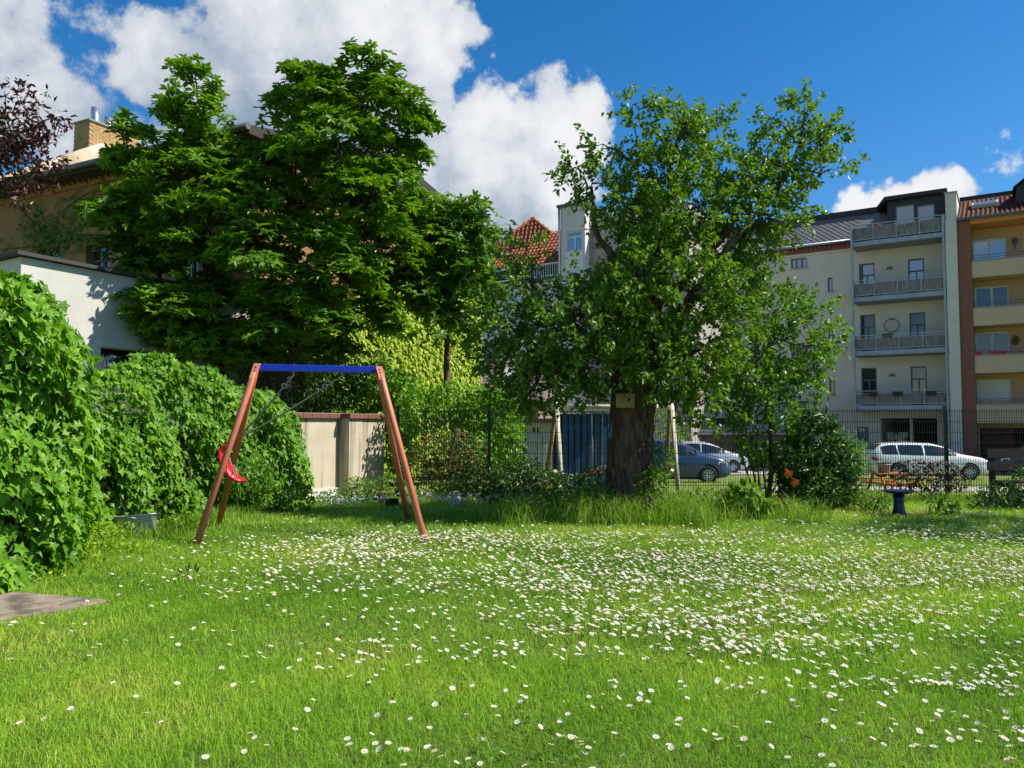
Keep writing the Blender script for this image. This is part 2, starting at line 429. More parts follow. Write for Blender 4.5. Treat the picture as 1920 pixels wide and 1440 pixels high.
def window(parent, x0, x1, z0, z1, y=0.14, cols=2, transom=None, frame=M_WHITE, pane=G_SKY, fw=0.07, sill=None, name='window', shutter=None):
    f = MB()
    f.box(x0, x0 + fw, y - .03, y + .04, z0, z1).box(x1 - fw, x1, y - .03, y + .04, z0, z1)
    f.box(x0 + fw, x1 - fw, y - .03, y + .04, z0, z0 + fw).box(x0 + fw, x1 - fw, y - .03, y + .04, z1 - fw, z1)
    zt = z1 - fw
    if transom:
        zt = z0 + (z1 - z0) * transom
        f.box(x0 + fw, x1 - fw, y - .028, y + .038, zt - fw * .6, zt + fw * .6)
    for k in range(1, cols):
        xm = x0 + (x1 - x0) * k / cols
        f.box(xm - fw * .6, xm + fw * .6, y - .026, y + .036, z0 + fw, (zt - fw * .6) if transom else zt)
    w = f.build(name, frame, parent)
    # panes, one by one
    spans = [(x0 + (x1 - x0) * k / cols, x0 + (x1 - x0) * (k + 1) / cols) for k in range(cols)]
    for a, b in spans:
        MB().box(a + fw * .62, b - fw * .62, y + .005, y + .015, z0 + fw, (zt - fw * .6) if transom else zt).build('pane', pane, w)
    if transom:
        MB().box(x0 + fw, x1 - fw, y + .005, y + .015, zt + fw * .6, z1 - fw).build('pane', pane, w)
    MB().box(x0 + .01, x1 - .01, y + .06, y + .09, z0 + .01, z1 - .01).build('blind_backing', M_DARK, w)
    if sill is not None:
        MB().box(x0 - .12, x1 + .12, -.09, y - .032, z0 - .07, z0 - .003).build('sill', sill, w)
    if shutter:
        MB().box(x0 + fw, x1 - fw, y - .06, y - .035, z0 + (z1 - z0) * shutter, z1 - .01).build('roller_shutter', M_WHITE, w)
    return w

# ------------------------------------------------------------------ cream balcony house
GB = -1.01
fr = Frame(20.2, 45.2, GB, R(-33))
m_cream = stain(mat('cream_render', (0.60, 0.58, 0.49), (0.53, 0.52, 0.45), scale=1.3, rough=0.9, bump=0.15, bscale=60), (0.42, 0.42, 0.38), lo=.58, hi=.9)
m_brickred = mat('red_brick', (0.30, 0.10, 0.055), (0.20, 0.07, 0.045), scale=5, rough=0.85, bump=0.3)
m_slate = mat('grey_slate', (0.20, 0.195, 0.20), (0.13, 0.125, 0.135), scale=2.2, rough=0.7, bump=0.2)
m_slate2 = mat('roof_membrane_dark', (0.035, 0.032, 0.035), rough=0.7)
m_reed = mat('reed_mat', (0.27, 0.25, 0.24), (0.12, 0.105, 0.105), scale=3, rough=0.95, stretch=(5, 5, .6), bump=0.4, contrast=.14)
house = thing('cream_apartment_house', 'cream rendered apartment house with four steel balconies and grey slate roof', 'apartment house', fr.o, fr.rot)
xL = -15.0
xP, _ = fr.hit(1776, 560, -1.5)      # where the balconies meet the projecting fire wall
zE = fr.hit(1560, 474)[1]            # wall top under the brick cornice
doors = [fr.rect(1611, 1640, 494, 540), fr.rect(1703, 1733, 485, 540), fr.rect(1613, 1641.5, 590, 640), fr.rect(1705.6, 1735, 586, 640),
         fr.rect(1615, 1644, 689.6, 745), fr.rect(1708, 1738, 687, 745)]
bal_v = [(412, 452), (519, 559), (625, 663), (731, 768)]
bal = [(fr.hit(1690, b, -1.5)[1], fr.hit(1690, a, -1.5)[1]) for a, b in bal_v]   # (underside z, rail top z)
holes = []
for k, d in enumerate(doors):
    floor = bal[1 + k // 2][0] + .26
    holes.append((d[0], d[1], floor, d[3]))
wins = [fr.rect(1483, 1513, 484, 503), fr.rect(1483, 1513.5, 545, 598), fr.rect(1552, 1561, 520.5, 546.5), fr.rect(1555, 1565.6, 712, 740),
        fr.rect(1436, 1445, 530, 544), fr.rect(1553, 1562, 612, 640), fr.rect(1607, 1629, 801, 828), fr.rect(1484, 1515, 650, 700), fr.rect(1486, 1517, 752, 800)]
gate = fr.rect(1652, 1758, 784, 850); gate = (gate[0], gate[1], 0.0, gate[3])
mb = wall_holes(xL, xP + .4, 0, zE, holes + wins + [gate])
mb.box(xL, gate[0] - .05, .6, 9, 0, zE - .01).box(gate[1] + .05, xP + .4, .6, 9, 0, zE - .012).box(gate[0] - .05, gate[1] + .05, .6, 9, gate[3] + .002, zE - .011)
mb.build('wall', m_cream, house)
for k, h in enumerate(holes):
    window(house, *h, cols=2, transom=.68, frame=M_GREYF, name='balcony_door', pane=G_SKY if k < 2 else G_DARK)
m_sillw = mat('sandstone_sill', (0.5, 0.48, 0.42))
for k, w in enumerate(wins):
    window(house, *w, cols=3 if k in (0, 1, 7, 8) else 1, transom=.66 if k in (1, 7, 8) else None, frame=M_GREYF, sill=m_sillw)
# passage with graffiti-covered gate
m_graf = mat('graffiti_gate', (0.05, 0.05, 0.05), (0.5, 0.48, 0.46), scale=3.2, rough=0.7, contrast=0.03, detail=1.5)
gx0, gx1, _, gz1 = gate
pm = MB(); pm.box(gx0 - .04, gx1 + .04, 5.0, 5.1, 0, gz1 + .001)
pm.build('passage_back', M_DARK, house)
gt = MB().box(gx0 + .15, gx0 + (gx1 - gx0) * .45, 1.1, 1.16, .05, gz1 * .72).build('gate', m_graf, house)
MB().box(gx0 + (gx1 - gx0) * .5, gx0 + (gx1 - gx0) * .56, .5, .62, 0, gz1 - .02).build('gate_post', m_cream, house)
# wash of plaster plinth
MB().box(xL, gx0, -.04, -.002, 0, .55).build('plinth', mat('ochre_plinth', (0.35, 0.22, 0.12), (0.27, 0.17, 0.1)), house)
# cornice: stone band, brick dentils one by one, gutter
z0 = zE
MB().box(xL, xP - .1, -.10, 0.1, z0, z0 + .12).build('cornice_band', m_cream, house)
dm = MB().box(xL, xP - .1, -.06, 0.1, z0 + .12, z0 + .48).build('brick_frieze', m_brickred, house)
den = MB().box(0, .13, -.17, -.062, 0, .16).mesh('dentil', m_brickred)
x = fr.hit(1470, 474)[0]
x_end = fr.hit(1600, 460)[0]
while x < x_end:
    d = obj('dentil', den, dm); d.location = (x, 0, z0 + .28); x += .26
MB().tube([(xL, -.28, z0 + .56), (fr.hit(1600, 460)[0], -.28, z0 + .56)], .09, 10).build('gutter', M_STEEL, house)
# mansard roof with fish-scale slates
zr0, zr1 = z0 + .50, fr.hit(1540, 412, 1.6)[1]
ry0, ry1 = -.15, 1.6
sl_len = math.hypot(ry1 - ry0, zr1 - zr0)
xRoofR = xP
rb = MB(); rb.add([(xL, ry0, zr0), (xRoofR, ry0, zr0), (xRoofR, ry1, zr1), (xL, ry1, zr1), (xL, 9, zr0), (xRoofR, 9, zr0), (xL, 8, zr1 + .5), (xRoofR, 8, zr1 + .5)],
                  [(0, 1, 2, 3), (3, 2, 7, 6), (6, 7, 5, 4), (0, 3, 6, 4), (1, 5, 7, 2)])
roof = rb.build('roof', m_slate, house)
P = []; rows = 15; pw = .34
xa = fr.hit(1440, 440)[0]
nv = np.array([0, -(zr1 - zr0), (ry1 - ry0)]); nv = nv / np.linalg.norm(nv); dv = np.array([0, ry1 - ry0, zr1 - zr0]) / sl_len
V, F = [], []
for r_ in range(rows):
    s = sl_len * (r_ + .3) / rows
    x = xa + (pw / 2 if r_ % 2 else 0)
    while x < x_end + .2:
        base = np.array([x, ry0, zr0]) + dv * s
        h = sl_len / rows * 1.25
        q = [base + np.array([-.5 * pw * .97, 0, 0]) + dv * h * .35 + nv * .02, base + dv * -h * .2 + nv * .045, base + np.array([.5 * pw * .97, 0, 0]) + dv * h * .35 + nv * .02,
             base + np.array([.5 * pw * .97, 0, 0]) + dv * h + nv * .006, base + np.array([-.5 * pw * .97, 0, 0]) + dv * h + nv * .006]
        o_ = len(V); V += q; F.append([o_, o_ + 1, o_ + 2, o_ + 3, o_ + 4]); x += pw
me = np_mesh('slates', np.array(V), np.array(F), rng.random(len(F)), [m_slate])
obj('slates', me, roof, 'stuff')
MB().box(xL, fr.hit(1662, 400, 1.6)[0], ry1 - .12, ry1 + .6, zr1 - .02, zr1 + .30).build('ridge_capping', m_slate2, roof)
vx, vz = fr.hit(1545, 403, 1.9)
MB().lathe([(.14, -.5), (.14, .12), (.2, .14), (.2, .2), (.1, .26), (0.01, .3)], 14, origin=(vx, 1.9, vz)).build('vent_pipe', mat('zinc', (.5, .52, .54), rough=.35, metal=.8), roof)
# penthouse dormer
da, db = fr.hit(1664, 400, .3)[0], xP
dz0, dz1 = bal[0][0] + .25, fr.hit(1710, 372, .3)[1]
w1 = fr.rect(1679, 1715, 384, 430, .3); w2 = fr.rect(1719, 1753, 383, 430, .3)
dh = [(w1[0], w1[1], dz0, w1[3]), (w2[0], w2[1], dz0, w2[3])]
m_clad = mat('dark_cladding', (.045, .045, .055), (.03, .03, .04), rough=.6)
dmr = wall_holes(da, db, dz0 - .3, dz1, dh, .15, .3).box(da, db, .75, 6, dz0 - .3, dz1 - .01).build('dormer', m_clad, house)
for h in dh:
    window(house, *h, y=.42, cols=1, frame=mat('alu_frame', (.3, .33, .36)), pane=G_SKY, name='terrace_door')
MB().prism([(da - .55, dz1 - .35), (da - .1, dz1), (db + .05, dz1), (db + .05, dz1 + .22), (da - .1, dz1 + .22)], -.1, 6.2).build('dormer_roof', m_slate2, house)
# projecting fire wall
zF = fr.hit(1782, 357, -1.75)[1]
MB().box(xP + .02, xP + .55, -1.75, 9, 0, zF - 1.6).prism([(xP + .02, zF - 1.6), (xP + .55, zF - 1.6), (xP + .55, zF), (xP + .02, zF)], -1.2, 9).build('fire_wall', m_cream, house)
MB().box(xP - .02, xP + .6, -1.3, 9, zF + .002, zF + .06).build('fire_wall_cap', M_STEEL, house)
# balconies
xb0 = fr.hit(1600, 640, -1.5)[0]; xb1 = xP - .05
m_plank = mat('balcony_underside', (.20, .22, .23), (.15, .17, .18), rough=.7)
for k, (zb, zt) in enumerate(bal):
    b = MB().box(xb0, xb1, -1.5, -.003, zb, zb + .24).build('balcony', M_STEEL, house)
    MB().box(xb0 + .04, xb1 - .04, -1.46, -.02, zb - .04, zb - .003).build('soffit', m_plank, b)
    nb = 4; zr = zb + .36
    MB().box(xb0, xb1, -1.53, -1.47, zt - .05, zt).build('handrail', M_STEEL, b)
    MB().box(xb0, xb1, -1.52, -1.48, zt - .20, zt - .16).build('top_rail', M_STEEL, b)
    MB().box(xb0, xb1, -1.52, -1.48, zr - .05, zr).build('bottom_rail', M_STEEL, b)
    MB().box(xb0, xb0 + .04, -1.47, -.02, zt - .05, zt - .003).build('side_rail', M_STEEL, b)
    for j in range(nb + 1):
        xx = xb0 + (xb1 - xb0) * j / nb
        MB().box(xx - .025, xx + .025, -1.535, -1.465, zb + .1, zt - .01).build('baluster_post', M_STEEL, b)
    for j in range(nb):
        a, c = xb0 + (xb1 - xb0) * j / nb + .03, xb0 + (xb1 - xb0) * (j + 1) / nb - .03
        MB().box(a, c, -1.475, -1.455, zr + .004, zt - .2 - .01 * ((j * 7 + k * 3) % 5)).build('reed_screen', m_reed, b)
    MB().box(xb0, xb0 + .02, -1.45, -.03, zr, zt - .2).build('reed_screen', m_reed, b)
# steel columns at the balcony corners
for xx in (xb0 - .02, xb1 - .1):
    MB().box(xx, xx + .12, -1.66, -1.54, 0, bal[0][1] - .05).build('column', M_STEEL, house)
# downpipes
for uu in (1415,):
    x = fr.hit(uu, 560)[0]
    MB().tube([(x, -.1, 0), (x, -.1, zE)], .06, 8).build('downpipe', mat('dark_pipe', (.12, .13, .14)), house)
# details on the balconies, things of their own
m_pot = mat('dark_planter', (.02, .02, .028), rough=.6)
LF = {}
def world_of(frm, x, y, z):
    return frm.o + frm.ax * x + frm.ay * y + Vector((0, 0, z))
zt = bal[3][1]
for j, (uu, lab) in enumerate(((1637, 'left of the three dark flower boxes on the lowest cream balcony'), (1683, 'middle of the three dark flower boxes on the lowest cream balcony'), (1746, 'right one of the three dark flower boxes on the lowest cream balcony'))):
    x = fr.hit(uu, 740, -1.6)[0]
    t = thing('flower_box', lab, 'flower box', world_of(fr, x, -1.66, zt - .33), fr.rot, 'flower boxes on the lowest cream balcony')
    MB().prism([(-.2, 0), (.2, 0), (.26, .22), (-.26, .22)], -.1, .1).build('box', m_pot, t, bevel=.01)
    MB().box(-.23, .23, -.08, .08, .221, .24).build('soil', mat('soil', (.06, .045, .03)), t)
x = fr.hit(1664, 628, -1.6)[0]
t = thing('flower_box', 'green trough hanging on the second balcony rail above the lowest', 'flower box', world_of(fr, x, -1.66, bal[2][1] - .2), fr.rot)
MB().prism([(-.22, 0), (.22, 0), (.27, .2), (-.27, .2)], -.1, .1).build('box', mat('olive_plastic', (.09, .11, .05)), t, bevel=.01)
MB().box(-.24, .24, -.08, .08, .201, .22).build('soil', MATS['soil'], t)
x, z = fr.hit(1672, 610, -.06)
t = thing('wall_hoop', 'thin dark round hoop ornament on the cream balcony wall', 'hoop', world_of(fr, x, -.06, z), fr.rot)
MB().tube([(.38 * math.cos(a), 0, .38 * math.sin(a)) for a in np.linspace(0, 2 * math.pi, 29)], .02, 6, cap=False).build('ring', M_GREYF, t)
MB().box(-.1, .1, -.03, .04, .33, .41).build('bracket', M_GREYF, t)
for uu, vv, lab in ((1668, 503, 'small grey box lamp on the wall under the top cream balcony'), (1673, 704, 'small grey box lamp on the wall above the lowest cream balcony')):
    x, z = fr.hit(uu, vv, -.06)
    t = thing('wall_lamp', lab, 'wall lamp', world_of(fr, x, 0, z), fr.rot, 'wall lamps on the cream house')
    MB().prism([(-.15, -.06), (.15, -.06), (.12, .08), (-.12, .08)], -.14, -.004).build('housing', M_GREYF, t, bevel=.01)
    MB().box(-.11, .11, -.12, -.03, -.08, -.0602).build('diffuser', M_WHITE, t)
# red folded parasol cover on the terrace
x = fr.hit(1641, 414, -1.2)[0]
t = tag(MB().prism([(-.3, 0), (.32, .02), (.38, .3), (.1, .5), (-.2, .36)], -.2, .2).build('cushion_bag', mat('red_cloth', (.5, .03, .03), (.38, .02, .02), rough=.8), bevel=.06), 'red cloth bag behind the railing of the top terrace', 'bag')
t.location = world_of(fr, x, -1.1, bal[0][1] - .45); t.rotation_euler = (0, 0, fr.rot)

# ------------------------------------------------------------------ peach house
m_peach = stain(mat('peach_render', (0.58, 0.36, 0.20), (0.52, 0.32, 0.18), scale=1.1, rough=0.9, bump=0.15, bscale=60), (0.40, 0.28, 0.18), lo=.6, hi=.95)
m_peachb = stain(mat('peach_parapet', (0.56, 0.41, 0.27), (0.50, 0.37, 0.25), scale=1.1, rough=0.9), (0.42, 0.31, 0.22), lo=.62, hi=.95)
m_orange = mat('orange_fascia', (0.62, 0.27, 0.08), (0.55, 0.24, 0.08), rough=.7)
m_tile = stain(mat('red_roof_tile', (0.34, 0.085, 0.03), (0.22, 0.05, 0.025), scale=3.5, rough=0.75, bump=0.2), (0.07, 0.045, 0.035), scale=.5, stretch=(1, 1, 1), lo=.46, hi=.62)
pe = thing('peach_apartment_house', 'peach rendered apartment house with deep loggias and red tiled roof', 'apartment house', fr.o, fr.rot)
px0 = xP + .56; px1 = px0 + .62; pxr = px1 + 12
yb = -1.6
fronts = [(486, 517.5), (575, 609), (665, 699), (757.6, 793.5)]
fz = [(fr.hit(1860, b, yb)[1], fr.hit(1860, a, yb)[1]) for a, b in fronts]
zt_p = fr.hit(1795, 427, yb)[1] + 0.1
pw_ = [fr.rect(1822, 1888, 447, 482), fr.rect(1827, 1893, 536, 575), fr.rect(1828, 1894, 622, 662), fr.rect(1831, 1897, 711, 752)]
ph = []
for k, w in enumerate(pw_):
    ph.append((w[0], w[1], fz[k][0] + .42, w[3]))
    ph.append((w[1] + .75, w[1] + 3.0, fz[k][0] + .42, w[3]))
gar = (px1 + .1, px1 + 3.9, 0, fz[3][0] - .25)
mb = wall_holes(px1, pxr, 0, zt_p, ph + [gar]); mb.box(gar[1] + .05, pxr, .7, 9, 0, zt_p - .01).box(px1, gar[1] + .05, .2, 9, gar[3] + .002, zt_p - .011)
mb.build('wall', m_peach, pe)
for k, h in enumerate(ph):
    window(pe, *h, cols=2, frame=M_WHITE, pane=G_SKY if k < 2 else G_DARK, fw=.1, shutter=.42 if k == 6 else None)
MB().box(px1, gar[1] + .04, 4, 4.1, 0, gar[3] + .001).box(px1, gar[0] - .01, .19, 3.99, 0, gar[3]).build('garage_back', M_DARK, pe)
MB().box(gar[0] + .05, gar[0] + 1.5, .9, .96, gar[3] - 1.3, gar[3] - .03).build('garage_panel', mat('dull_red_panel', (.16, .025, .02), (.05, .02, .02), scale=2), pe)
for k, (zb, zt) in enumerate(fz):
    b = MB().box(px1, pxr, yb, -.002, zb, zb + .22).box(px1, pxr, yb, yb + .16, zb + .2201, zt - .04).build('balcony', m_peachb, pe)
    MB().box(px1, pxr, yb - .03, yb + .19, zt - .039, zt + .02).build('coping', mat('grey_coping', (.28, .28, .27)), b)
    for hgt in (.14, .28):
        MB().tube([(px1, yb + .06, zt + hgt), (pxr, yb + .06, zt + hgt)], .014, 6).build('rail', M_GREYF, b)
    for j in range(5):
        xx = px1 + .6 + j * 2.2
        MB().box(xx - .012, xx + .012, yb + .05, yb + .07, zt + .021, zt + .29).build('rail_post', M_GREYF, b)
MB().box(px1, pxr, yb - .05, 0.2, zt_p, zt_p + .3).build('fascia', m_orange, pe)
# brick pillar of real bricks
pil = MB().box(px0 + .01, px1 - .01, yb - .04, 0.3, 0, zt_p + .2).build('brick_pillar', mat('mortar', (.30, .27, .24), rough=.95), pe)
bk = MB(); zz = 0.0; row = 0
while zz < zt_p + .15:
    xx = px0 - (.13 if row % 2 else 0)
    while xx < px1 - .02:
        a, b_ = max(xx, px0), min(xx + .245, px1)
        if b_ - a > .05:
            bk.box(a, b_ - .012, yb - .055 - random.random() * .006, yb - .042, zz, zz + .07)
        xx += .258
    zz += .083; row += 1
# side face of the pillar
zz = 0.0; row = 0
bk.build('pillar_bricks', m_brickred, pil, 'stuff')
# pantiled roof
tz0, ty0 = zt_p + .28, yb - .25
tz1 = fr.hit(1860, 371, 2.0)[1]; ty1 = 2.0
L_ = math.hypot(ty1 - ty0, tz1 - tz0); dv = np.array([0, ty1 - ty0, tz1 - tz0]) / L_; nv = np.array([0, -(tz1 - tz0), ty1 - ty0]) / L_
tw, tl = .22, .34
xs_ = np.arange(px0 + .1, px0 + 9, tw / 4); nr = int(L_ / tl)
V = []; F = []
for r_ in range(nr):
    for e in (0, 1):
        for i, x in enumerate(xs_):
            s = r_ * tl + (tl + .03) * e
            wv = .045 * math.sin(2 * math.pi * (x - px0) / tw)
            p = np.array([x, ty0, tz0]) + dv * s + nv * (wv + (.06 if e == 0 else .015))
            V.append(p)
    o_ = r_ * 2 * len(xs_)
    F += [(o_ + i, o_ + i + 1, o_ + len(xs_) + i + 1, o_ + len(xs_) + i) for i in range(len(xs_) - 1)]
proof = MB().add([(px0, ty0, tz0 - .05), (pxr, ty0, tz0 - .05), (pxr, ty1, tz1 - .05), (px0, ty1, tz1 - .05), (px0, 9, tz0 - .05), (pxr, 9, tz0 - .05)],
                 [(0, 1, 2, 3), (3, 2, 5, 4), (0, 3, 4), (1, 5, 2)]).build('roof', m_tile, pe)
obj('pantiles', np_mesh('pantiles', np.array(V), np.array(F), mats=[m_tile]), proof, 'stuff')
MB().box(px0, pxr, ty1 - .12, ty1 + .5, tz1 - .02, tz1 + .24).build('ridge_board', m_slate2, proof)
MB().box(px0 - .02, pxr, ty1 - .15, ty1 - .121, tz1 - .3, tz1 + .0).build('verge_board', mat('pale_board', (.45, .43, .40)), proof)
MB().tube([(px0, ty0 - .08, tz0 - .02), (pxr, ty0 - .08, tz0 - .02)], .08, 8).build('gutter', mat('dark_pipe', (.12, .13, .14)), proof)
# roof window
su, sv = fr.hit(1847, 388, .4)
a_ = math.atan2(tz1 - tz0, ty1 - ty0)
fy = (sv - tz0) / (tz1 - tz0) * (ty1 - ty0) + ty0
sk = MB(); hw, hh = .62, .42
def onroof(x, s, h):
    b_ = np.array([x, fy, tz0 + (fy - ty0) * (tz1 - tz0) / (ty1 - ty0)]) + dv * s + nv * h
    return tuple(b_)
sk.add([onroof(su - hw, -hh, .02), onroof(su + hw, -hh, .02), onroof(su + hw, hh, .02), onroof(su - hw, hh, .02),
        onroof(su - hw, -hh, .26), onroof(su + hw, -hh, .26), onroof(su + hw, hh, .2), onroof(su - hw, hh, .2)],
       [(0, 1, 5, 4), (1, 2, 6, 5), (2, 3, 7, 6), (3, 0, 4, 7), (4, 5, 6, 7)])
skf = sk.build('roof_window', mat('pale_board', (.45, .43, .40)), pe)
hw -= .1; hh -= .1
MB().add([onroof(su - hw, -hh, .27), onroof(su + hw, -hh, .27), onroof(su + hw, hh, .22), onroof(su - hw, hh, .22)], [(0, 1, 2, 3)]).build('pane', G_SKY, skf)
# dark dormer at the right edge
dx0 = fr.hit(1906, 390, .2)[0]; dzb, dzt = fr.hit(1906, 402, .2)[1], fr.hit(1906, 352, .2)[1]
dm_ = MB().prism([(dx0, dzb), (dx0 + 3, dzb), (dx0 + 3, dzt + 1.2), (dx0 + 1.5, dzt + 1.2), (dx0, dzt)], .2, 4).build('dormer', m_clad, pe)
MB().prism([(dx0 - .15, dzt - .1), (dx0 - .1, dzt + .02), (dx0 + 1.5, dzt + 1.25), (dx0 + 3, dzt + 1.25), (dx0 + 3, dzt + 1.4), (dx0 + 1.4, dzt + 1.4)], -.1, 4.1).build('dormer_roof', m_slate2, pe)
window(pe, dx0 + .35, dx0 + 1.3, dzb + .2, dzt - .1, y=.16, cols=1, frame=M_GREYF, name='dormer_window')
# flower boxes, red
m_redbox = mat('red_planter', (.42, .015, .03), rough=.5)
zt = fz[2][1]
for uu, lab in ((1825, 'red flower box beside the brick pillar on the peach balcony'), (1871, 'red flower box in the middle of the peach balcony')):
    x = fr.hit(uu, 655, yb + .1)[0]
    t = thing('flower_box', lab, 'flower box', world_of(fr, x, yb + .08, zt + .021), fr.rot, 'red flower boxes on the peach balcony')
    MB().prism([(-.38, 0), (.38, 0), (.42, .17), (-.42, .17)], -.08, .08).build('box', m_redbox, t, bevel=.01)
    MB().box(-.39, .39, -.07, .07, .171, .18).build('soil', MATS['soil'], t)
x, z = fr.hit(1903, 455, -.1)
t = thing('wall_lantern', 'black wrought iron lantern on the peach wall between windows', 'lantern', world_of(fr, x, 0, z), fr.rot)
MB().tube([(0, -.01, -.3), (0, -.2, -.34), (0, -.3, -.2)], .025, 6).build('bracket', M_GREYF, t)
MB().lathe([(.05, -.2), (.12, .1), (.17, .12), (.05, .24), (.01, .28)], 8, origin=(0, -.3, 0)).build('lantern_body', M_GREYF, t)
x, z = fr.hit(1904, 638, -.05)
t = thing('wall_ornament', 'dark leafy metal ornament on the peach wall by a red flower box', 'ornament', world_of(fr, x, -.03, z), fr.rot)
for k in range(9):
    a = k * .7
    MB().tube([(0, 0, 0), (.16 * math.cos(a), -.03, .2 * math.sin(a)), (.24 * math.cos(a + .4), -.02, .3 * math.sin(a + .4))], [.02, .035, .01], 5).build('leaf', mat('rusty_iron', (.1, .06, .04)), t)

# ------------------------------------------------------------------ tall pale house with red hipped roof in the middle
fc = Frame(at(1051, 480, 46).x, 46, GB, R(-33))
m_pink = stain(mat('pale_pink_render', (0.66, 0.60, 0.57), (0.60, 0.55, 0.53), scale=1, rough=.9), (.5, .46, .44), lo=.6, hi=.9)
m_hip = mat('orange_roof_tile', (0.36, 0.10, 0.035), (0.26, 0.065, 0.028), scale=3, rough=.75, bump=.2)
ce = thing('pale_house', 'pale pink house with square tower and red hipped roof behind the trees', 'house', fc.o, fc.rot)
tw0, tw1 = 0.0, fc.hit(1097, 480)[0]
tz = fc.hit(1075, 386)[1]
w = fc.rect(1062, 1091, 432, 470); w0 = (w[0], w[1], w[2], w[3])
mb = wall_holes(tw0, tw1, 0, tz, [w0]); mb.box(tw0, tw1, .5, 6, 0, tz - .01)
mb.add([(tw1, 0, 0), (tw1, 6, 0), (tw1, 6, tz), (tw1, 0, tz), (tw0, 0, 0), (tw0, 6, 0), (tw0, 6, tz), (tw0, 0, tz)], [(0, 1, 2, 3), (4, 7, 6, 5)])
mb.build('tower', m_pink, ce)
window(ce, *w0, cols=2, transom=.7, fw=.08)
MB().box(w0[0] - .05, w0[1] + .1, -.05, -.004, w0[2] - 2.6, w0[2] - .05).build('window_apron', M_WHITE, ce)
MB().box(tw0 - .18, tw1 + .15, -.18, 6.1, tz, tz + .16).build('tower_cornice', mat('dark_pipe', (.12, .13, .14)), ce)
MB().tube([(tw0 - .06, -.06, 0), (tw0 - .06, -.06, tz)], .07, 8).build('downpipe', MATS['galvanised_steel'], ce)
# taller wing to the right of the tower, set back
rz = fc.hit(1150, 400, 1.0)[1]
MB().box(tw1 + .01, tw1 + 6, 1.0, 8, 0, rz).build('rear_wing', mat('dusky_pink_render', (.40, .35, .33), (.35, .31, .29), scale=1), ce)
# main block left of the tower
xl = fc.hit(878, 560, .6)[0]; ez = fc.hit(1030, 481, .6)[1]
balz = fc.hit(1030, 528, .6)[1]
cw = [fc.rect(886, 912, 555, 592, .6), fc.rect(944, 972, 552, 590, .6)]
bd = fc.rect(1008, 1030, 500, 527, .6)
lows = [(c[0], c[1], c[2] - 3.1, c[3] - 3.1) for c in cw]
mb = wall_holes(xl - 6, tw0, 0, balz, cw + lows, y=.6); mb.box(xl - 6, tw0, 1.1, 9, 0, balz - .01)
mb.build('wall', m_pink, ce)
for c in cw + lows:
    window(ce, *c, y=.74, cols=2, fw=.09)
MB().box(xl - 6, tw0, 2.2, 2.5, balz, ez + .3).build('attic_wall', mat('dark_blue_attic', (.03, .03, .045)), ce)
tb = MB().box(xl - 6, tw0, .4, 2.19, balz, balz + .12).build('terrace', m_cream, ce)
for zz in (.95, .2):
    MB().box(xl - 6, tw0, .42, .47, balz + .12 + zz, balz + .17 + zz).build('rail', M_WHITE, tb)
bars = MB().box(0, .03, .43, .46, balz + .13, balz + 1.07).mesh('railing_bar', M_WHITE)
x = fc.hit(985, 515, .4)[0]
while x < tw0 - .1:
    o = obj('railing_bar', bars, tb); o.location = (x, 0, 0); x += .16
# hipped roof with courses of tiles
apx, apz = fc.hit(998, 409, 4.5); 
rgx, rgz = fc.hit(1034, 438, 4.2)
hr = MB()
e0 = xl - 2.0
A = (e0, 1.9, ez - .1); B = (tw0 - .02, 1.9, ez - .1); Cc = (tw0 - .02, 4.2, rgz); D = (rgx, 4.2, rgz); E = (apx, 4.5, apz); Fq = (e0 - 1, 6.5, rgz - .4); Gq = (tw0 - .02, 8, ez); Hq = (e0, 9, ez)
hr.add([A, B, Cc, D, E, Fq, Gq, Hq], [(0, 1, 2, 3), (0, 3, 4), (0, 4, 5), (3, 2, 6), (4, 3, 6), (4, 6, 7), (5, 4, 7), (0, 5, 7)])
hroof = hr.build('roof', m_hip, ce)
def tile_tri(tri, tw=.30, tl=.36):
    """Rows of pantiles laid over a planar polygon of the roof (convex, in order)."""
    p = [np.array(q, float) for q in tri]
    nrm_ = np.cross(p[1] - p[0], p[2] - p[0]); nrm_ /= np.linalg.norm(nrm_)
    if nrm_[2] < 0: nrm_ = -nrm_
    hx = np.cross(nrm_, [0, 0, 1]); hx /= np.linalg.norm(hx); up_ = np.cross(hx, nrm_) * 1.0
    if up_[2] < 0: up_ = -up_
    q = np.array([[(a - p[0]).dot(hx), (a - p[0]).dot(up_)] for a in p])
    V, F = [], []
    def span(s):
        xs = []
        for i in range(len(q)):
            a, b = q[i], q[(i + 1) % len(q)]
            if (a[1] - s) * (b[1] - s) < 0: xs.append(a[0] + (b[0] - a[0]) * (s - a[1]) / (b[1] - a[1]))
        return (min(xs), max(xs)) if len(xs) >= 2 else None
    s = q[:, 1].min() + .02
    while s < q[:, 1].max() - .05:
        sp = span(s + tl * .3)
        if sp:
            xs = np.arange(sp[0], sp[1], tw / 4)
            if len(xs) > 1:
                o_ = len(V)
                for e in (0, 1):
                    for x in xs:
                        V.append(p[0] + hx * x + up_ * (s + (tl + .02) * e) + nrm_ * (.05 * math.sin(2 * math.pi * x / tw) + (.09 if e == 0 else .03)))
                m_ = len(xs); F += [(o_ + i, o_ + i + 1, o_ + m_ + i + 1, o_ + m_ + i) for i in range(m_ - 1)]
        s += tl
    return V, F
V, F = [], []
for poly in ([A, B, Cc, D], [A, D, E]):
    v_, f_ = tile_tri(poly); o_ = len(V); V += v_; F += [tuple(i + o_ for i in f) for f in f_]
obj('pantiles', np_mesh('pantiles', np.array(V), np.array(F), mats=[m_hip]), hroof, 'stuff')
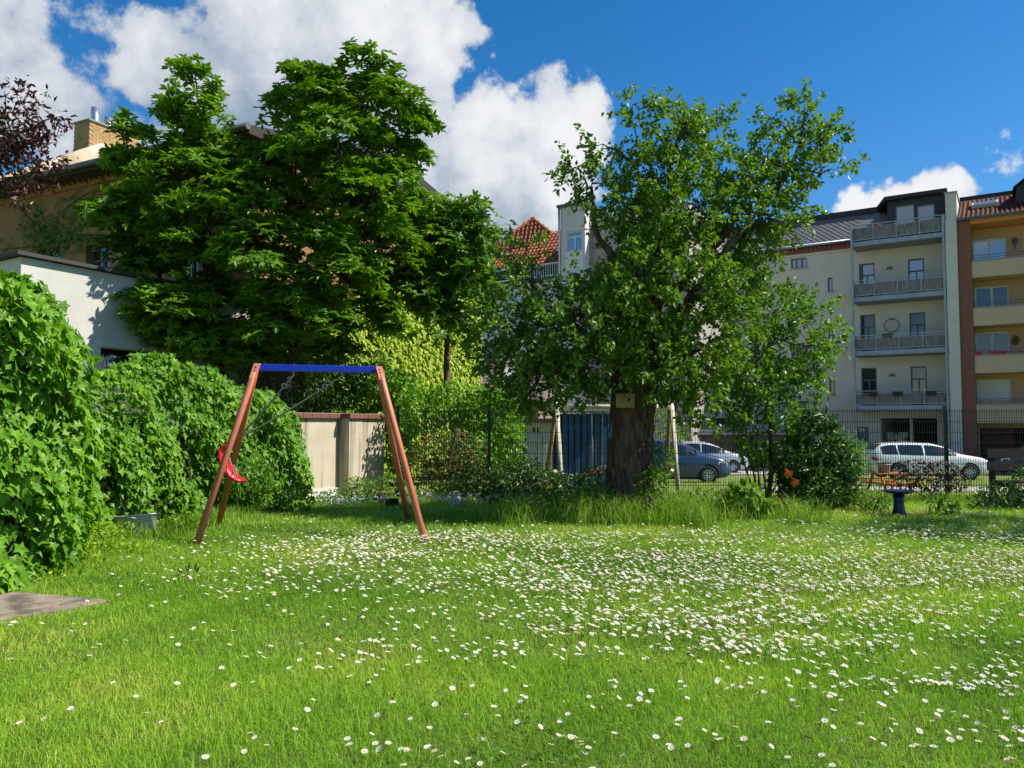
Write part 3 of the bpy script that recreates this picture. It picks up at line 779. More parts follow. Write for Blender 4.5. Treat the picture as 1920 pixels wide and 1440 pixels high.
MB().tube([D, E], .12, 8).tube([A, E], .1, 8).build('hip_ridge', m_hip, hroof)
MB().box(e0, tw0 - .03, 1.82, 1.9, ez - .22, ez - .08).build('eaves_board', mat('pale_board', (.45, .43, .40)), hroof)

# ------------------------------------------------------------------ outbuilding with brown shingle roof, dish
fo = Frame(at(880, 760, 30).x - 4, 31.5, ground_z(0, 30), R(-14))
m_shing = mat('brown_shingle', (.20, .155, .13), (.15, .115, .10), scale=4, rough=.9, bump=.3)
m_brownb = mat('brown_board', (.17, .115, .075), (.11, .075, .05), scale=4, rough=.85, stretch=(3, 3, .3))
ob = thing('outbuilding', 'low outbuilding with brown shingle roof beside the vine-covered wall', 'outbuilding', fo.o, fo.rot)
ow = fo.hit(1010, 780)[0]; oz0 = fo.hit(930, 752)[1]; oz1 = fo.hit(930, 672, 2.2)[1]
MB().box(0, ow, 0, 5, 0, oz0).build('wall', mat('brown_render', (.33, .25, .19), (.28, .21, .16)), ob)
orf = MB().prism([(0, 0), (1, 0)], 0, 0) if False else None
rf = MB().add([(-.1, -.3, oz0 + .002), (ow + .2, -.3, oz0 + .002), (ow + .2, 2.4, oz1), (-.1, 2.4, oz1), (-.1, 5.2, oz0 + .002), (ow + .2, 5.2, oz0 + .002)],
              [(0, 1, 2, 3), (3, 2, 5, 4), (0, 3, 4), (1, 5, 2), (0, 4, 5, 1)]).build('roof', m_shing, ob)
shg = MB(); nrow = 14
for r_ in range(nrow):
    t0, t1 = r_ / nrow, (r_ + 1.1) / nrow
    y0, y1 = -.3 + 2.7 * t0, -.3 + 2.7 * t1; za, zb_ = oz0 + (oz1 - oz0) * t0, oz0 + (oz1 - oz0) * t1
    x = .0 + (.15 if r_ % 2 else 0)
    while x < ow:
        shg.add([(x, y0, za + .05), (x + .29, y0, za + .05), (x + .29, y1, zb_ + .02), (x, y1, zb_ + .02), (x, y0, za + .025), (x + .29, y0, za + .025)], [(0, 1, 2, 3), (4, 5, 1, 0)])
        x += .3
shg.build('shingles', m_shing, rf, 'stuff')
dp = at(952, 710, 30.2)
dish = thing('satellite_dish', 'white satellite dish on the brown shingle roof', 'satellite dish', dp, R(25))
dl = MB(); prof = [(.02, 0), (.2, .02), (.36, .075), (.42, .11)]
dl.lathe(prof, 20)
db_ = dl.build('bowl', mat('white_dish', (.7, .7, .7), rough=.5), dish); db_.rotation_euler = (R(75), 0, 0)
MB().tube([(0, -.05, -.3), (0, -.5, -.05)], .015, 6).build('feed_arm', M_STEEL, dish)
MB().tube([(0, .02, 0), (0, .15, -.5), (0, .15, -1.1)], .025, 6).build('mast', M_STEEL, dish)

# ------------------------------------------------------------------ white shed door / small garage
fs = Frame(at(972, 840, 24).x, 24, ground_z(0, 24), R(-4))
m_wsh = stain(mat('peeling_white_boards', (.52, .55, .56), (.40, .43, .45), scale=6, rough=.8, stretch=(4, 4, .4)), (.25, .24, .22), scale=3, lo=.5, hi=.75)
ws = thing('white_shed', 'weathered white garage shed with small dark windows behind the wire fence', 'shed', fs.o, fs.rot)
sx1 = fs.hit(1046, 840)[0]; sz1 = fs.hit(1000, 792)[1]
sw = [fs.rect(977, 988, 799, 812), fs.rect(998, 1012, 799, 812)]
mb = wall_holes(0, sx1, 0, sz1, sw, .1); mb.box(0, sx1, .3, 3.5, 0, sz1 - .01); mb.build('wall', m_wsh, ws)
for s_ in sw:
    window(ws, *s_, y=.06, cols=2, fw=.03, pane=G_DARK)
MB().box(-.2, sx1 + .2, -.25, 3.7, sz1, sz1 + .12).build('roof', m_brownb, ws)
xx = fs.hit(1024, 840)[0]
for k in range(6):
    MB().box(.03 + k * (xx / 6), .01 + (k + 1) * (xx / 6), -.025, -.003, .05, sw[0][2] - .06).build('plank', m_wsh, ws)

# ------------------------------------------------------------------ brown plank garage row behind the parked cars
fg = Frame(at(1255, 830, 44).x, 44, GB, R(0))
gr = thing('plank_garage', 'low brown plank garage with grey roof edge behind the parked cars', 'garage', fg.o, fg.rot)
gxw = fg.hit(1478, 830)[0]; gz = fg.hit(1360, 815)[1]
MB().box(0, gxw, 0.05, 5, 0, gz).build('wall', m_brownb, gr)
pk = [MB().box(0, .30, -.03 - .02 * (k % 2), .049, 0, gz - .05).mesh('plank', m_brownb) for k in range(2)]
k = 0; x = .02
while x < gxw - .3:
    o = obj('plank', pk[k % 2], gr); o.location = (x, 0, 0); x += .33; k += 1
MB().box(-.2, gxw + .2, -.35, 5.2, gz + .002, gz + .3).build('roof_edge', mat('grey_roof_edge', (.36, .35, .34), (.27, .26, .26)), gr)
MB().box(.5, gxw, .8, 5, gz + .301, gz + 2.1).build('upper_wall', mat('grey_render', (.36, .35, .34), (.3, .3, .29)), gr)
MB().box(2.2, 3.6, .74, .799, gz + .6, gz + .95).build('vent_slot', M_DARK, gr)

# ------------------------------------------------------------------ ochre house on the left
fl = Frame(at(100, 480, 22).x, 22, 0, R(-27))
m_ochre = stain(mat('ochre_render', (0.30, 0.165, 0.075), (0.25, 0.14, 0.065), scale=1.2, rough=.92, bump=.25, bscale=50), (.24, .17, .11), scale=1.0, lo=.55, hi=.85)
m_ybrick = mat('yellow_brick', (.52, .35, .16), (.36, .22, .10), scale=6, rough=.9, bump=.3)
oh = thing('ochre_house', 'old ochre rendered house with brick cornice and dark eaves behind the magnolia', 'house', fl.o, fl.rot)
lx0, lx1 = -9.0, fl.hit(487, 226)[0]
zc = fl.hit(100, 364)[1]; ze = fl.hit(100, 327, -.6)[1]
ow_ = [fl.rect(160, 206, 457, 560), fl.rect(68, 113, 465, 560), fl.rect(-60, -20, 475, 560), fl.rect(330, 372, 430, 540)]
mb = wall_holes(lx0, lx1, 0, zc, ow_, .3)
D2 = 10.4
mb.add([(lx1, 0, 0), (lx1, D2, 0), (lx1, D2, ze), (lx1, 0, ze)], [(0, 1, 2, 3)])
mb.box(lx0, lx1 - .01, .8, D2, 0, zc)
mb.build('wall', m_ochre, oh)
for w_ in ow_:
    window(oh, *w_, y=.22, cols=2, transom=.72, frame=mat('dark_brown_frame', (.10, .075, .06)), pane=G_DARK, sill=mat('stone_sill', (.3, .28, .25)))
cz = zc
for k, (hh_, pr) in enumerate(((.12, .07), (.10, .03), (.13, .11))):
    MB().box(lx0, lx1 + .02, -pr, 0.3, cz, cz + hh_).build('brick_course', mat('orange_brick', (.36, .19, .08), (.25, .12, .06), scale=12, bump=.4), oh)
    cz += hh_ + .001
hb = MB().box(0, .115, -.14, -.031, 0, .095).mesh('cornice_brick', MATS['orange_brick'])
x = fl.hit(0, 380)[0]
while x < fl.hit(215, 340)[0]:
    o = obj('cornice_brick', hb, oh); o.location = (x, 0, zc + .122); x += .24
MB().box(lx0, lx1 + .3, -.62, .4, ze - .12, ze + .08).build('eaves', mat('dark_eaves_boards', (.045, .035, .03), rough=.8), oh)
MB().box(lx0, lx1, -.02, .3, cz, ze - .121).build('eaves_wall', mat('dark_eaves_boards', (.045, .035, .03)), oh)
MB().tube([(lx0, -.7, ze + .02), (lx1 + .35, -.7, ze + .02)], .085, 10).build('gutter', mat('old_zinc', (.16, .17, .17), (.1, .11, .11), rough=.5, metal=.4), oh)
MB().add([(lx0, -.6, ze + .081), (lx1 + .3, -.6, ze + .081), (lx1 + .3, 5, ze + 1.2), (lx0, 5, ze + 1.2), (lx1 + .3, D2 + .4, ze + .081), (lx0, D2 + .4, ze + .081)],
         [(0, 1, 2, 3), (3, 2, 4, 5), (1, 4, 2), (0, 3, 5)]).build('roof', m_slate2, oh)
# weathered fire gable and its chimneys
m_gab = stain(mat('weathered_plaster', (.62, .50, .36), (.50, .36, .23), scale=.9, rough=.92, contrast=.06, bump=.2), (.70, .66, .54), scale=.8, stretch=(1, 1, .8), lo=.5, hi=.58)
gx = fl.hit(8, 340)[0]
gd = 4.0
gz0 = ze - .2
top = fl.o.z
def gab_z(u, v, y):
    # height on the gable plane x = gx, by pixel
    d = ray(u, v); c = Vector((0, 0, EYE))
    q = fl.o + fl.ax * gx; t = (q - c).dot(fl.ax) / d.dot(fl.ax); p = c + d * t
    return (p - fl.o).dot(fl.ay), p.z - fl.o.z
ya, za = gab_z(40, 318, 0); yb_, zb2 = gab_z(190, 268, 0); yc_, zc2 = gab_z(215, 262, 0)
gp = [(-.55, gz0), (-.55, za - (ya + .55) * (zb2 - za) / (yb_ - ya)), (ya, za), (yb_, zb2), (yc_ + 1.5, zb2 + .05), (yc_ + 6, gz0 + .3), (yc_ + 6, gz0)]
gm2 = MB(); nn = len(gp)
gm2.add([(gx, y, z) for y, z in gp] + [(gx - .4, y, z) for y, z in gp], [tuple(range(nn)), tuple(range(2 * nn - 1, nn - 1, -1))] + [(i, (i + 1) % nn, (i + 1) % nn + nn, i + nn) for i in range(nn)])
gab = gm2.build('fire_gable', m_gab, oh)
cy0, cz0 = yb_ - .15, zb2 - .9
ctop = gab_z(185, 222, 0)[1]
ch = MB().box(gx - 1.25, gx - .44, cy0, cy0 + 1.9, cz0, ctop).build('chimney', m_ybrick, oh)
MB().box(gx - 1.3, gx - .38, cy0 - .05, cy0 + 1.95, ctop + .001, ctop + .06).build('chimney_cap', mat('grey_coping', (.28, .28, .27)), ch)
cb = MB(); zz = cz0; row = 0
while zz < ctop - .08:
    yy = cy0 + (.12 if row % 2 else 0)
    while yy < cy0 + 1.65:
        cb.box(gx - .439, gx - .425 + random.random() * .008, yy, yy + .235, zz, zz + .065); yy += .25
    xx = gx - 1.25 + (.12 if row % 2 else 0)
    while xx < gx - .7:
        cb.box(xx, xx + .235, cy0 - .014 - random.random() * .008, cy0 - .001, zz, zz + .065); xx += .25
    zz += .078; row += 1
cb.build('chimney_bricks', m_ybrick, ch, 'stuff')
m_pipe = mat('shiny_flue', (.75, .76, .78), rough=.25, metal=.9)
for yy, hh_ in ((cy0 + .45, .62), (cy0 + .95, .45)):
    MB().lathe([(.14, 0), (.14, hh_), (.12, hh_), (.11, hh_ - .1)], 14, origin=(gx - .8, yy, ctop + .05)).build('flue', m_pipe, ch)
c2 = MB().box(gx - 2.6, gx - 1.8, 3.0, 3.9, gz0, gab_z(45, 250, 0)[1] + .1).build('chimney', m_ybrick, oh)
MB().tube([(gx + .12, yb_ - .1, gz0 + .3), (gx + .12, yb_ - .05, zb2 - .5), (gx + .12, yb_ + .2, zb2 - .35), (gx + .12, yb_ + .3, gz0 + .3)], .02, 6).build('aerial_bracket', M_GREYF, gab)

# ------------------------------------------------------------------ white annex wall building
CA = at(38, 540, 14.0)
fa = Frame(CA.x, CA.y, 0, math.atan2(.848, .53))    # its lit side runs away from the camera
m_annex = stain(stain(mat('white_plaster', (.58, .57, .51), (.50, .49, .44), scale=1.5, rough=.9, bump=.25, bscale=40), (.30, .30, .28), scale=1.3, stretch=(1, 1, .3), lo=.55, hi=.8), (.2, .19, .17), scale=9, stretch=(1, 1, .6), lo=.68, hi=.74)
an = thing('white_annex', 'white plastered annex with sloping roof edge between ivy and magnolia', 'annex', fa.o, fa.rot)
az0 = fa.hit(38, 481)[1]; aL = 6.5; az1 = az0 - .12
dr = fa.rect(187, 330, 658, 800); dr = (dr[0], min(dr[1], dr[0] + 1.6), 0, dr[3])
mb = wall_holes(0, aL, 0, az1, [dr], .25)
mb.add([(0, 0, az1), (aL, 0, az1), (aL, 0, az1 - .02), (0, 0, az0)], [(0, 1, 3)])
mb.add([(0, 0, 0), (0, 0, az0), (0, 3.4, az0), (0, 3.4, 0)], [(0, 1, 2, 3)])
mb.box(.02, aL, .5, 3.4, 0, az1 - .05)
mb.build('wall', m_annex, an)
MB().add([(-.12, -.12, az0 + .02), (aL, -.12, az1 + .0), (aL, 3.5, az1), (-.12, 3.5, az0 + .02), (-.12, -.12, az0 + .09), (aL, -.12, az1 + .07), (aL, 3.5, az1 + .07), (-.12, 3.5, az0 + .09)],
         [(0, 3, 2, 1), (4, 5, 6, 7), (0, 1, 5, 4), (1, 2, 6, 5), (2, 3, 7, 6), (3, 0, 4, 7)]).build('roof_edge', mat('dark_roof_felt', (.06, .055, .05)), an)
wn = MB().box(dr[0], dr[1], .2, .24, 0, dr[3]).build('window', M_DARK, an)
MB().box(dr[0] + .08, dr[1] - .08, .185, .199, .6, dr[3] - .1).build('pane', G_DARK, wn)
m_bar = mat('iron_bars', (.16, .16, .16), rough=.5)
for k in range(6):
    x = dr[0] + .1 + k * .26
    MB().tube([(x, .12, dr[3] - .9), (x + .13, .12, dr[3] - .08), (x + .26, .12, dr[3] - .9)], .012, 5).build('grille_bar', m_bar, wn)
MB().box(dr[0] - .03, dr[1], -.06, -.003, dr[3] + .02, dr[3] + .12).build('lintel', m_annex, an)

# ------------------------------------------------------------------ garden wall along the left (ivy grows over most of it)
m_gw = stain(mat('buff_cement_render', (.56, .49, .36), (.48, .41, .30), scale=2.2, rough=.92, bump=.3, bscale=40), (.19, .165, .125), scale=2.0, stretch=(2.6, 2.6, .16), lo=.47, hi=.70)
HEDGE = [(-6.1, 6.2), (-6.15, 8.2), (-6.05, 10.0), (-5.6, 12.6), (-4.7, 15.0)]
gw0 = Vector((-4.45, 15.1, 0)); gw1 = Vector((-2.95, 17.9, 0))
gdir = (gw1 - gw0); gl = gdir.length; grot = math.atan2(gdir.y, gdir.x)
gwl = thing('garden_wall', 'buff rendered garden wall with brick coping and projecting pillar, half under ivy', 'wall', gw0, grot)
wz = 1.62
MB().box(-.05, gl, 0, .24, 0, wz).build('panel', m_gw, gwl)
MB().box(-.05, 1.62, -.05, -.002, 0, .16).build('plinth', mat('whitewash', (.7, .7, .66), (.6, .6, .56)), gwl)
MB().box(1.62, 2.05, -.27, -.001, 0, wz).build('pillar', m_gw, gwl)
m_cop = mat('coping_brick', (.24, .10, .06), (.17, .07, .05), scale=7, rough=.8, bump=.3)
cpm = MB().box(0, .245, -.07, .30, 0, .095).mesh('coping_brick', m_cop)
x = -.05
while x < gl - .1:
    o = obj('coping_brick', cpm, gwl); o.location = (x, 0, wz + .002); x += .257
MB().box(1.58, 2.09, -.33, -.071, wz + .002, wz + .10).build('pillar_cap', m_cop, gwl)
MB().box(-.05, gl, -.03, .27, wz + .097, wz + .11).build('mortar_top', mat('mortar', (.30, .27, .24)), gwl)
# stretch under the ivy, coloured near-black to stand for shade between leaves
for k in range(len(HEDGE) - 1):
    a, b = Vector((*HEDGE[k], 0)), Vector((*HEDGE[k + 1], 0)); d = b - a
    o = MB().box(0, d.length, 0, .22, 0, 1.35).build('panel', mat('gap_shade_wall', (.05, .045, .035)), gwl)
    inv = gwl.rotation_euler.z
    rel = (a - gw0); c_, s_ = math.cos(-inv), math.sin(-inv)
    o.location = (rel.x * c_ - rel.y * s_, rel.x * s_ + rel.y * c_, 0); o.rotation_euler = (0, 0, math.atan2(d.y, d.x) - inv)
# ================================================================== red and blue swing frame on the lawn
def gnd(u, v):
    d = ray(u, v); t = -EYE / d.z
    return Vector((d.x * t, d.y * t, 0))
m_salmon = stain(mat('salmon_red_paint', (.62, .20, .115), (.54, .16, .09), scale=5, rough=.5, bump=.08, bscale=40), (.22, .05, .03), scale=5, stretch=(1, 1, .6), lo=.6, hi=.8)
m_blue = mat('blue_paint', (.004, .03, .40), (.004, .025, .33), scale=5, rough=.4)
m_chain = mat('grey_rope', (.30, .29, .27), (.2, .19, .18), scale=40, rough=.8)
m_ring = mat('steel_ring', (.6, .6, .6), rough=.3, metal=.9)
bl = at(480, 688, 10.5); br = at(711, 690, 11.0); br.z = bl.z = 2.27
sw_o = (bl + br) / 2; sw_o.z = 0
sw = thing('swing_set', 'child swing frame with salmon red A-legs and blue crossbeam on the lawn', 'swing frame', sw_o)
dirb = (br - bl).normalized(); perp = Vector((-dirb.y, dirb.x, 0))
def local(p): return Vector(p) - sw_o
bm_ = MB(); hb_, hd = .048, .035
ends = []
for p in (bl - dirb * .03, br + dirb * .03):
    for s, z in ((-hd, -hb_), (hd, -hb_), (hd, hb_), (-hd, hb_)):
        ends.append(local(p + perp * s) + Vector((0, 0, z)))
bm_.add(ends, [(0, 1, 2, 3), (7, 6, 5, 4), (0, 4, 5, 1), (1, 5, 6, 2), (2, 6, 7, 3), (3, 7, 4, 0)])
bm_.build('crossbeam', m_blue, sw, bevel=.008)
feet = {('l', -1): gnd(365, 1024), ('l', 1): Vector((-4.36, 11.55, 0)), ('r', -1): gnd(799, 1017), ('r', 1): Vector((-1.60, 12.1, 0))}
for (side, s), f in feet.items():
    top_ = (bl if side == 'l' else br) + perp * (s * .075)
    a = local(f) - Vector((0, 0, .04)); b = local(top_) + Vector((0, 0, -.02))
    ax_ = (b - a).normalized()
    lg = MB().tube([a, b - ax_ * .22, b - ax_ * .16, b], [.043, .043, .043, .03], 12).build('leg', m_salmon, sw)
    # flattened bolted end
    e = MB(); w2, t2 = .045, .012
    c0, c1 = b - ax_ * .15, b + ax_ * .075
    outw = dirb * (-1 if side == 'l' else 1)
    vs_ = []
    for c in (c0, c1):
        for i, j in ((-1, 0), (1, 0), (1, 1), (-1, 1)):
            vs_.append(c + dirb * (w2 * i) + perp * (s * (.01 + t2 * j * 2)))
    e.add(vs_, [(0, 1, 2, 3), (7, 6, 5, 4), (0, 4, 5, 1), (1, 5, 6, 2), (2, 6, 7, 3), (3, 7, 4, 0)])
    e.build('bracket', m_salmon, lg)
    for q in (-.02, .03):
        c = b + ax_ * q + perp * (s * .035)
        MB().tube([c, c + perp * (s * .014)], .012, 6).build('bolt', m_ring, lg)
for uu in (549, 640):
    p = bl + (br - bl) * ((uu - 480) / (711 - 480))
    MB().tube([local(p) + Vector((0, 0, .055)), local(p) + Vector((0, 0, -.1))], .009, 6).build('eye_bolt', m_ring, sw)
# swing seat thrown up and hooked on the frame
tiep = at(441, 824, 11.05)
ss = thing('rope_swing', 'red plastic swing seat on grey ropes hooked up against the salmon red legs', 'swing', at(428, 870, 10.7))
so_ = ss.location.copy()
for uu, name_ in ((549, 'rope'), (640, 'rope')):
    p0 = bl + (br - bl) * ((uu - 480) / (711 - 480)) + Vector((0, 0, -.10))
    r1 = p0 + (tiep - p0) * .16
    ln = MB()
    # links between beam and ring
    for k in range(4):
        a = p0 + (r1 - p0) * (k / 4); b = p0 + (r1 - p0) * ((k + .9) / 4)
        ln.tube([a - so_, b - so_], .008, 5)
    ln.build('chain', m_ring, ss)
    rn = MB(); tdir = (tiep - p0).normalized(); bx_ = tdir.cross(Vector((0, 1, .1))).normalized()
    rn.tube([r1 - so_ + (tdir * math.cos(a) + bx_ * math.sin(a)) * .035 for a in np.linspace(0, 2 * math.pi, 17)], .008, 6, cap=False)
    rn.build('ring', m_ring, ss)
    sag = Vector((0, 0, -.035))
    q = [r1 + (tiep - r1) * t + sag * (4 * t * (1 - t)) for t in np.linspace(0, 1, 10)]
    MB().tube([x - so_ for x in q], .013, 6).build('rope', m_chain, ss)
MB().tube([tiep - so_, at(424, 838, 10.8) - so_, at(441, 896, 10.55) - so_], .009, 6).build('rope', m_chain, ss)
MB().tube([tiep - so_, at(416, 838, 10.9) - so_], .010, 6).build('rope', m_chain, ss)
MB().tube([at(438, 872, 10.6) - so_, at(434, 893, 10.6) - so_], .007, 6).tube([at(439, 872, 10.6) - so_, at(446, 895, 10.5) - so_], .007, 6).build('rope_end', m_chain, ss)
m_red = mat('red_plastic', (.62, .012, .018), (.55, .01, .015), rough=.35)
cl = [(425, 834), (415, 836), (411, 845), (411, 857), (414, 869), (420, 881), (428, 892), (437, 899), (447, 902)]
se = MB(); vs_, fs_ = [], []
for k, (u, v) in enumerate(cl):
    wdt = .10 if 1 < k < 7 else .075
    p = at(u + 9, v, 10.72)
    pn = at(*cl[min(k + 1, len(cl) - 1)], 10.72) - at(*cl[max(k - 1, 0)], 10.72)
    nn_ = Vector((pn.z, 0, -pn.x)).normalized() * .014
    sd = Vector((.42, .90, 0)) * wdt
    for q in (p - sd + nn_, p + sd + nn_, p + sd - nn_, p - sd - nn_): vs_.append(q - so_)
for k in range(len(cl) - 1):
    for j in range(4):
        fs_.append((k * 4 + j, k * 4 + (j + 1) % 4, k * 4 + 4 + (j + 1) % 4, k * 4 + 4 + j))
fs_ += [(0, 3, 2, 1), tuple(len(vs_) - 4 + i for i in range(4))]
se.add(vs_, fs_, 0, True); se.build('seat', m_red, ss)

# ================================================================== wire mesh fence
FY = 15.6
m_wire = mat('dark_green_wire', (.012, .022, .02), rough=.5)
m_post = mat('green_post', (.015, .04, .035), (.012, .03, .028), rough=.45)
fence = thing('wire_fence', 'dark double-rod wire mesh fence across the back of the garden', 'fence', (0, FY, 0))
posts = [-2.3, -.46, 2.61, 5.68, 8.74, 11.8, 14.9]
FH = 1.78
pm_ = MB().box(-.03, .03, -.02, .02, 0, FH + .06).mesh('post', m_post)
capm = MB().box(-.034, .034, -.024, .024, FH + .06, FH + .085).mesh('post_cap', m_wire)
clipm = MB().box(-.04, .04, -.045, -.021, 0, .05).mesh('clip', m_wire)
for x in posts:
    p = obj('post', pm_, fence); p.location = (x, .03, 0)
    c = obj('post_cap', capm, p)
    for z in (.25, .65, 1.05, 1.45):
        c = obj('clip', clipm, p); c.location = (0, 0, z)
for a, b in zip(posts[:-1], posts[1:]):
    w = MB(); x = a + .03
    while x < b - .02:
        w.box(x - .0035, x + .0035, -.004, .004, .05, FH + .02); x += .05
    z = .1
    for k in range(9):
        zz = .06 + k * (FH - .08) / 8
        w.box(a, b, -.0125, -.0045, zz - .005, zz + .005).box(a, b, .0045, .0125, zz - .005, zz + .005)
    w.build('mesh_panel', m_wire, fence, 'stuff')

# ================================================================== cars
def loft_car(name, label, tab, loc, rot, paint, glasscol, L, wheels, wr, panes, wind, rearw, head=None, tail=None, rimcol=None):
    t = thing(name, label, 'car', loc, rot)
    tab = np.array(tab, float); xs = np.linspace(0, L, 70)
    cols = [np.interp(xs, tab[:, 0], tab[:, k]) for k in range(1, 6)]
    ker = np.array([1, 2, 3, 2, 1], float); ker /= ker.sum()
    for k in range(5):
        pad = np.pad(cols[k], 2, mode='edge'); cols[k] = np.convolve(pad, ker, 'valid')
    zb, zs_, zr, wb, wrf = cols
    def ring(i):
        h = [(0, zb[i]), (wb[i] * .9, zb[i]), (wb[i] * .985, zb[i] + (zs_[i] - zb[i]) * .16), (wb[i], zb[i] + (zs_[i] - zb[i]) * .5), (wb[i] * .985, zb[i] + (zs_[i] - zb[i]) * .8), (wb[i] * .955, zs_[i]),
             (wrf[i] + (wb[i] * .955 - wrf[i]) * .12, zs_[i] + (zr[i] - zs_[i]) * .86), (wrf[i] * .9, zr[i] - (zr[i] - zs_[i]) * .03), (wrf[i] * .5, zr[i] + .012), (0, zr[i] + .018)]
        return h
    V, F = [], []; K = 18
    for i in range(len(xs)):
        h = ring(i); full = [(xs[i], y, z) for y, z in h] + [(xs[i], -y, z) for y, z in h[-2:0:-1]]
        V += full
    for i in range(len(xs) - 1):
        for k in range(K):
            F.append((i * K + k, i * K + (k + 1) % K, (i + 1) * K + (k + 1) % K, (i + 1) * K + k))
    mb = MB(); mb.add([(x - L / 2, y, z) for x, y, z in V], F, 0, True)
    mb.f.append(list(range(K - 1, -1, -1))); mb.mi.append(0); mb.sm.append(True)
    o_ = (len(xs) - 1) * K; mb.f.append([o_ + k for k in range(K)]); mb.mi.append(0); mb.sm.append(True)
    mb.build('body', paint, t)
    def side_pt(x, tt, s, off):
        i = np.interp(x, xs, np.arange(len(xs)))
        g = lambda a: np.interp(i, np.arange(len(xs)), a)
        y0, z0 = g(wb) * .955, g(zs_); y1, z1 = g(wrf) + (g(wb) * .955 - g(wrf)) * .12, g(zs_) + (g(zr) - g(zs_)) * .86
        y, z = y0 + (y1 - y0) * tt, z0 + (z1 - z0) * tt
        n_ = Vector((0, (z1 - z0), (y0 - y1))).normalized()
        return (x - L / 2, s * (y + n_.y * off), z + n_.z * off)
    for s in (-1, 1):
        for (a, b, ta0, ta1) in panes:
            vs_ = []; nx = 8
            for j in range(2):
                for i in range(nx + 1):
                    x = a + (b - a) * i / nx
                    vs_.append(side_pt(x, (.06 if j == 0 else .97), s, .008))
            fs_ = [(i, i + 1, nx + 2 + i, nx + 1 + i) if s < 0 else (i, nx + 1 + i, nx + 2 + i, i + 1) for i in range(nx)]
            MB().add(vs_, fs_, 0, True).build('side_window', glasscol, t)
    for nm, (a, b) in (('windscreen', wind), ('rear_window', rearw)):
        vs_ = []; nx, ny = 4, 6
        for i in range(nx + 1):
            x = a + (b - a) * i / nx; ii = np.interp(x, xs, np.arange(len(xs)))
            g = lambda arr: np.interp(ii, np.arange(len(xs)), arr)
            for j in range(ny + 1):
                y = (j / ny * 2 - 1) * g(wrf) * .84
                vs_.append((x - L / 2, y, g(zr) + .03 - .02 * (abs(y) / .6) ** 2))
        fs_ = [(i * (ny + 1) + j, (i + 1) * (ny + 1) + j, (i + 1) * (ny + 1) + j + 1, i * (ny + 1) + j + 1) for i in range(nx) for j in range(ny)]
        MB().add(vs_, fs_, 0, True).build(nm, glasscol, t)
    m_arch = mat('wheel_arch_black', (.012, .012, .013), rough=.8); m_tyre = mat('tyre_rubber', (.02, .02, .021), rough=.85)
    m_rim = rimcol or mat('alloy_rim', (.62, .63, .65), rough=.35, metal=.15)
    for wx in wheels:
        for s in (-1, 1):
            yy = s * (np.interp(wx, xs, wb) + .004)
            c_ = wx - L / 2
            A_ = MB(); A_.add([(c_ + (wr + .055) * math.cos(a), yy, wr + .01 + (wr + .055) * math.sin(a)) for a in np.linspace(-.35, math.pi + .35, 20)], [tuple(range(20))])
            A_.build('wheel_arch', m_arch, t)
            w_ = bpy.data.objects.new('wheel', None); C.objects.link(w_); w_.parent = t; w_.location = (c_, s * (abs(yy) - .09), wr); w_.rotation_euler = (R(90), 0, 0)
            w_.empty_display_size = .1
            tm = MB(); tm.lathe([(wr * .66, .11), (wr * .92, .115), (wr, .085), (wr, -.085), (wr * .92, -.115), (wr * .66, -.11)], 24); tm.build('tyre', m_tyre, w_)
            rm = MB(); rm.lathe([(wr * .67, -.10), (wr * .67, .10), (wr * .60, .105), (wr * .58, .05)], 20); rm.lathe([(0.005, .10), (.05, .10), (.06, .06)], 12)
            for k in range(10):
                a = 2 * math.pi * k / 10
                d_ = Vector((math.cos(a), math.sin(a), 0)); e_ = Vector((-math.sin(a), math.cos(a), 0))
                for sgn in (1, -1):
                    z_ = .102 * sgn
                    rm.add([d_ * .04 - e_ * .024 + Vector((0, 0, z_)), d_ * .04 + e_ * .024 + Vector((0, 0, z_)), d_ * wr * .6 + e_ * .026 + Vector((0, 0, z_)), d_ * wr * .6 - e_ * .026 + Vector((0, 0, z_))], [(0, 1, 2, 3)])
            rm.build('rim', m_rim, w_)
            bk_ = MB(); bk_.lathe([(0.002, 0), (wr * .6, 0)], 16); bk_.build('brake_disc', m_arch, w_)
    m_lamp = mat('lamp_glass', (.75, .77, .8), rough=.1, spec=.8); m_tail = mat('tail_lamp', (.5, .02, .015), rough=.15)
    def lamp(nm, x, z, dz, dx, mtl):
        for s in (-1, 1):
            i = np.interp(x, xs, np.arange(len(xs))); y = np.interp(x, xs, wb)
            vs_ = []
            for (qx, qz) in ((-dx, -dz * .3), (dx, -dz), (dx * .9, dz * .35), (-dx * .6, dz)):
                xx = min(max(x + qx, .02), L - .02); yw = np.interp(xx, xs, wb) + .006
                vs_.append((xx - L / 2, s * yw, z + qz))
            MB().add(vs_, [(0, 1, 2, 3) if s < 0 else (3, 2, 1, 0)]).build(nm, mtl, t)
    if head: lamp('headlight', *head, m_lamp)
    if tail: lamp('tail_light', *tail, m_tail)
    for s in (-1, 1):
        mx_ = wind[1] - .42
        y = s * (np.interp(mx_, xs, wb) + .09); z = np.interp(mx_, xs, zs_) + .08
        mi = MB(); mi.lathe([(.01, -.07), (.085, -.04), (.1, .02), (.07, .07), (.01, .08)], 12, origin=(mx_ - L / 2, y, z)); mi.build('mirror', paint, t)
        for dx_ in (panes[0][1] - .15, panes[-1][0] + .05):
            y = np.interp(dx_, xs, wb)
            z = np.interp(dx_, xs, zs_) - .1
            MB().box(dx_ - .09 - L / 2, dx_ + .09 - L / 2, min(s * y, s * (y + .02)), max(s * y, s * (y + .02)), z - .015, z + .015).build('door_handle', paint, t)
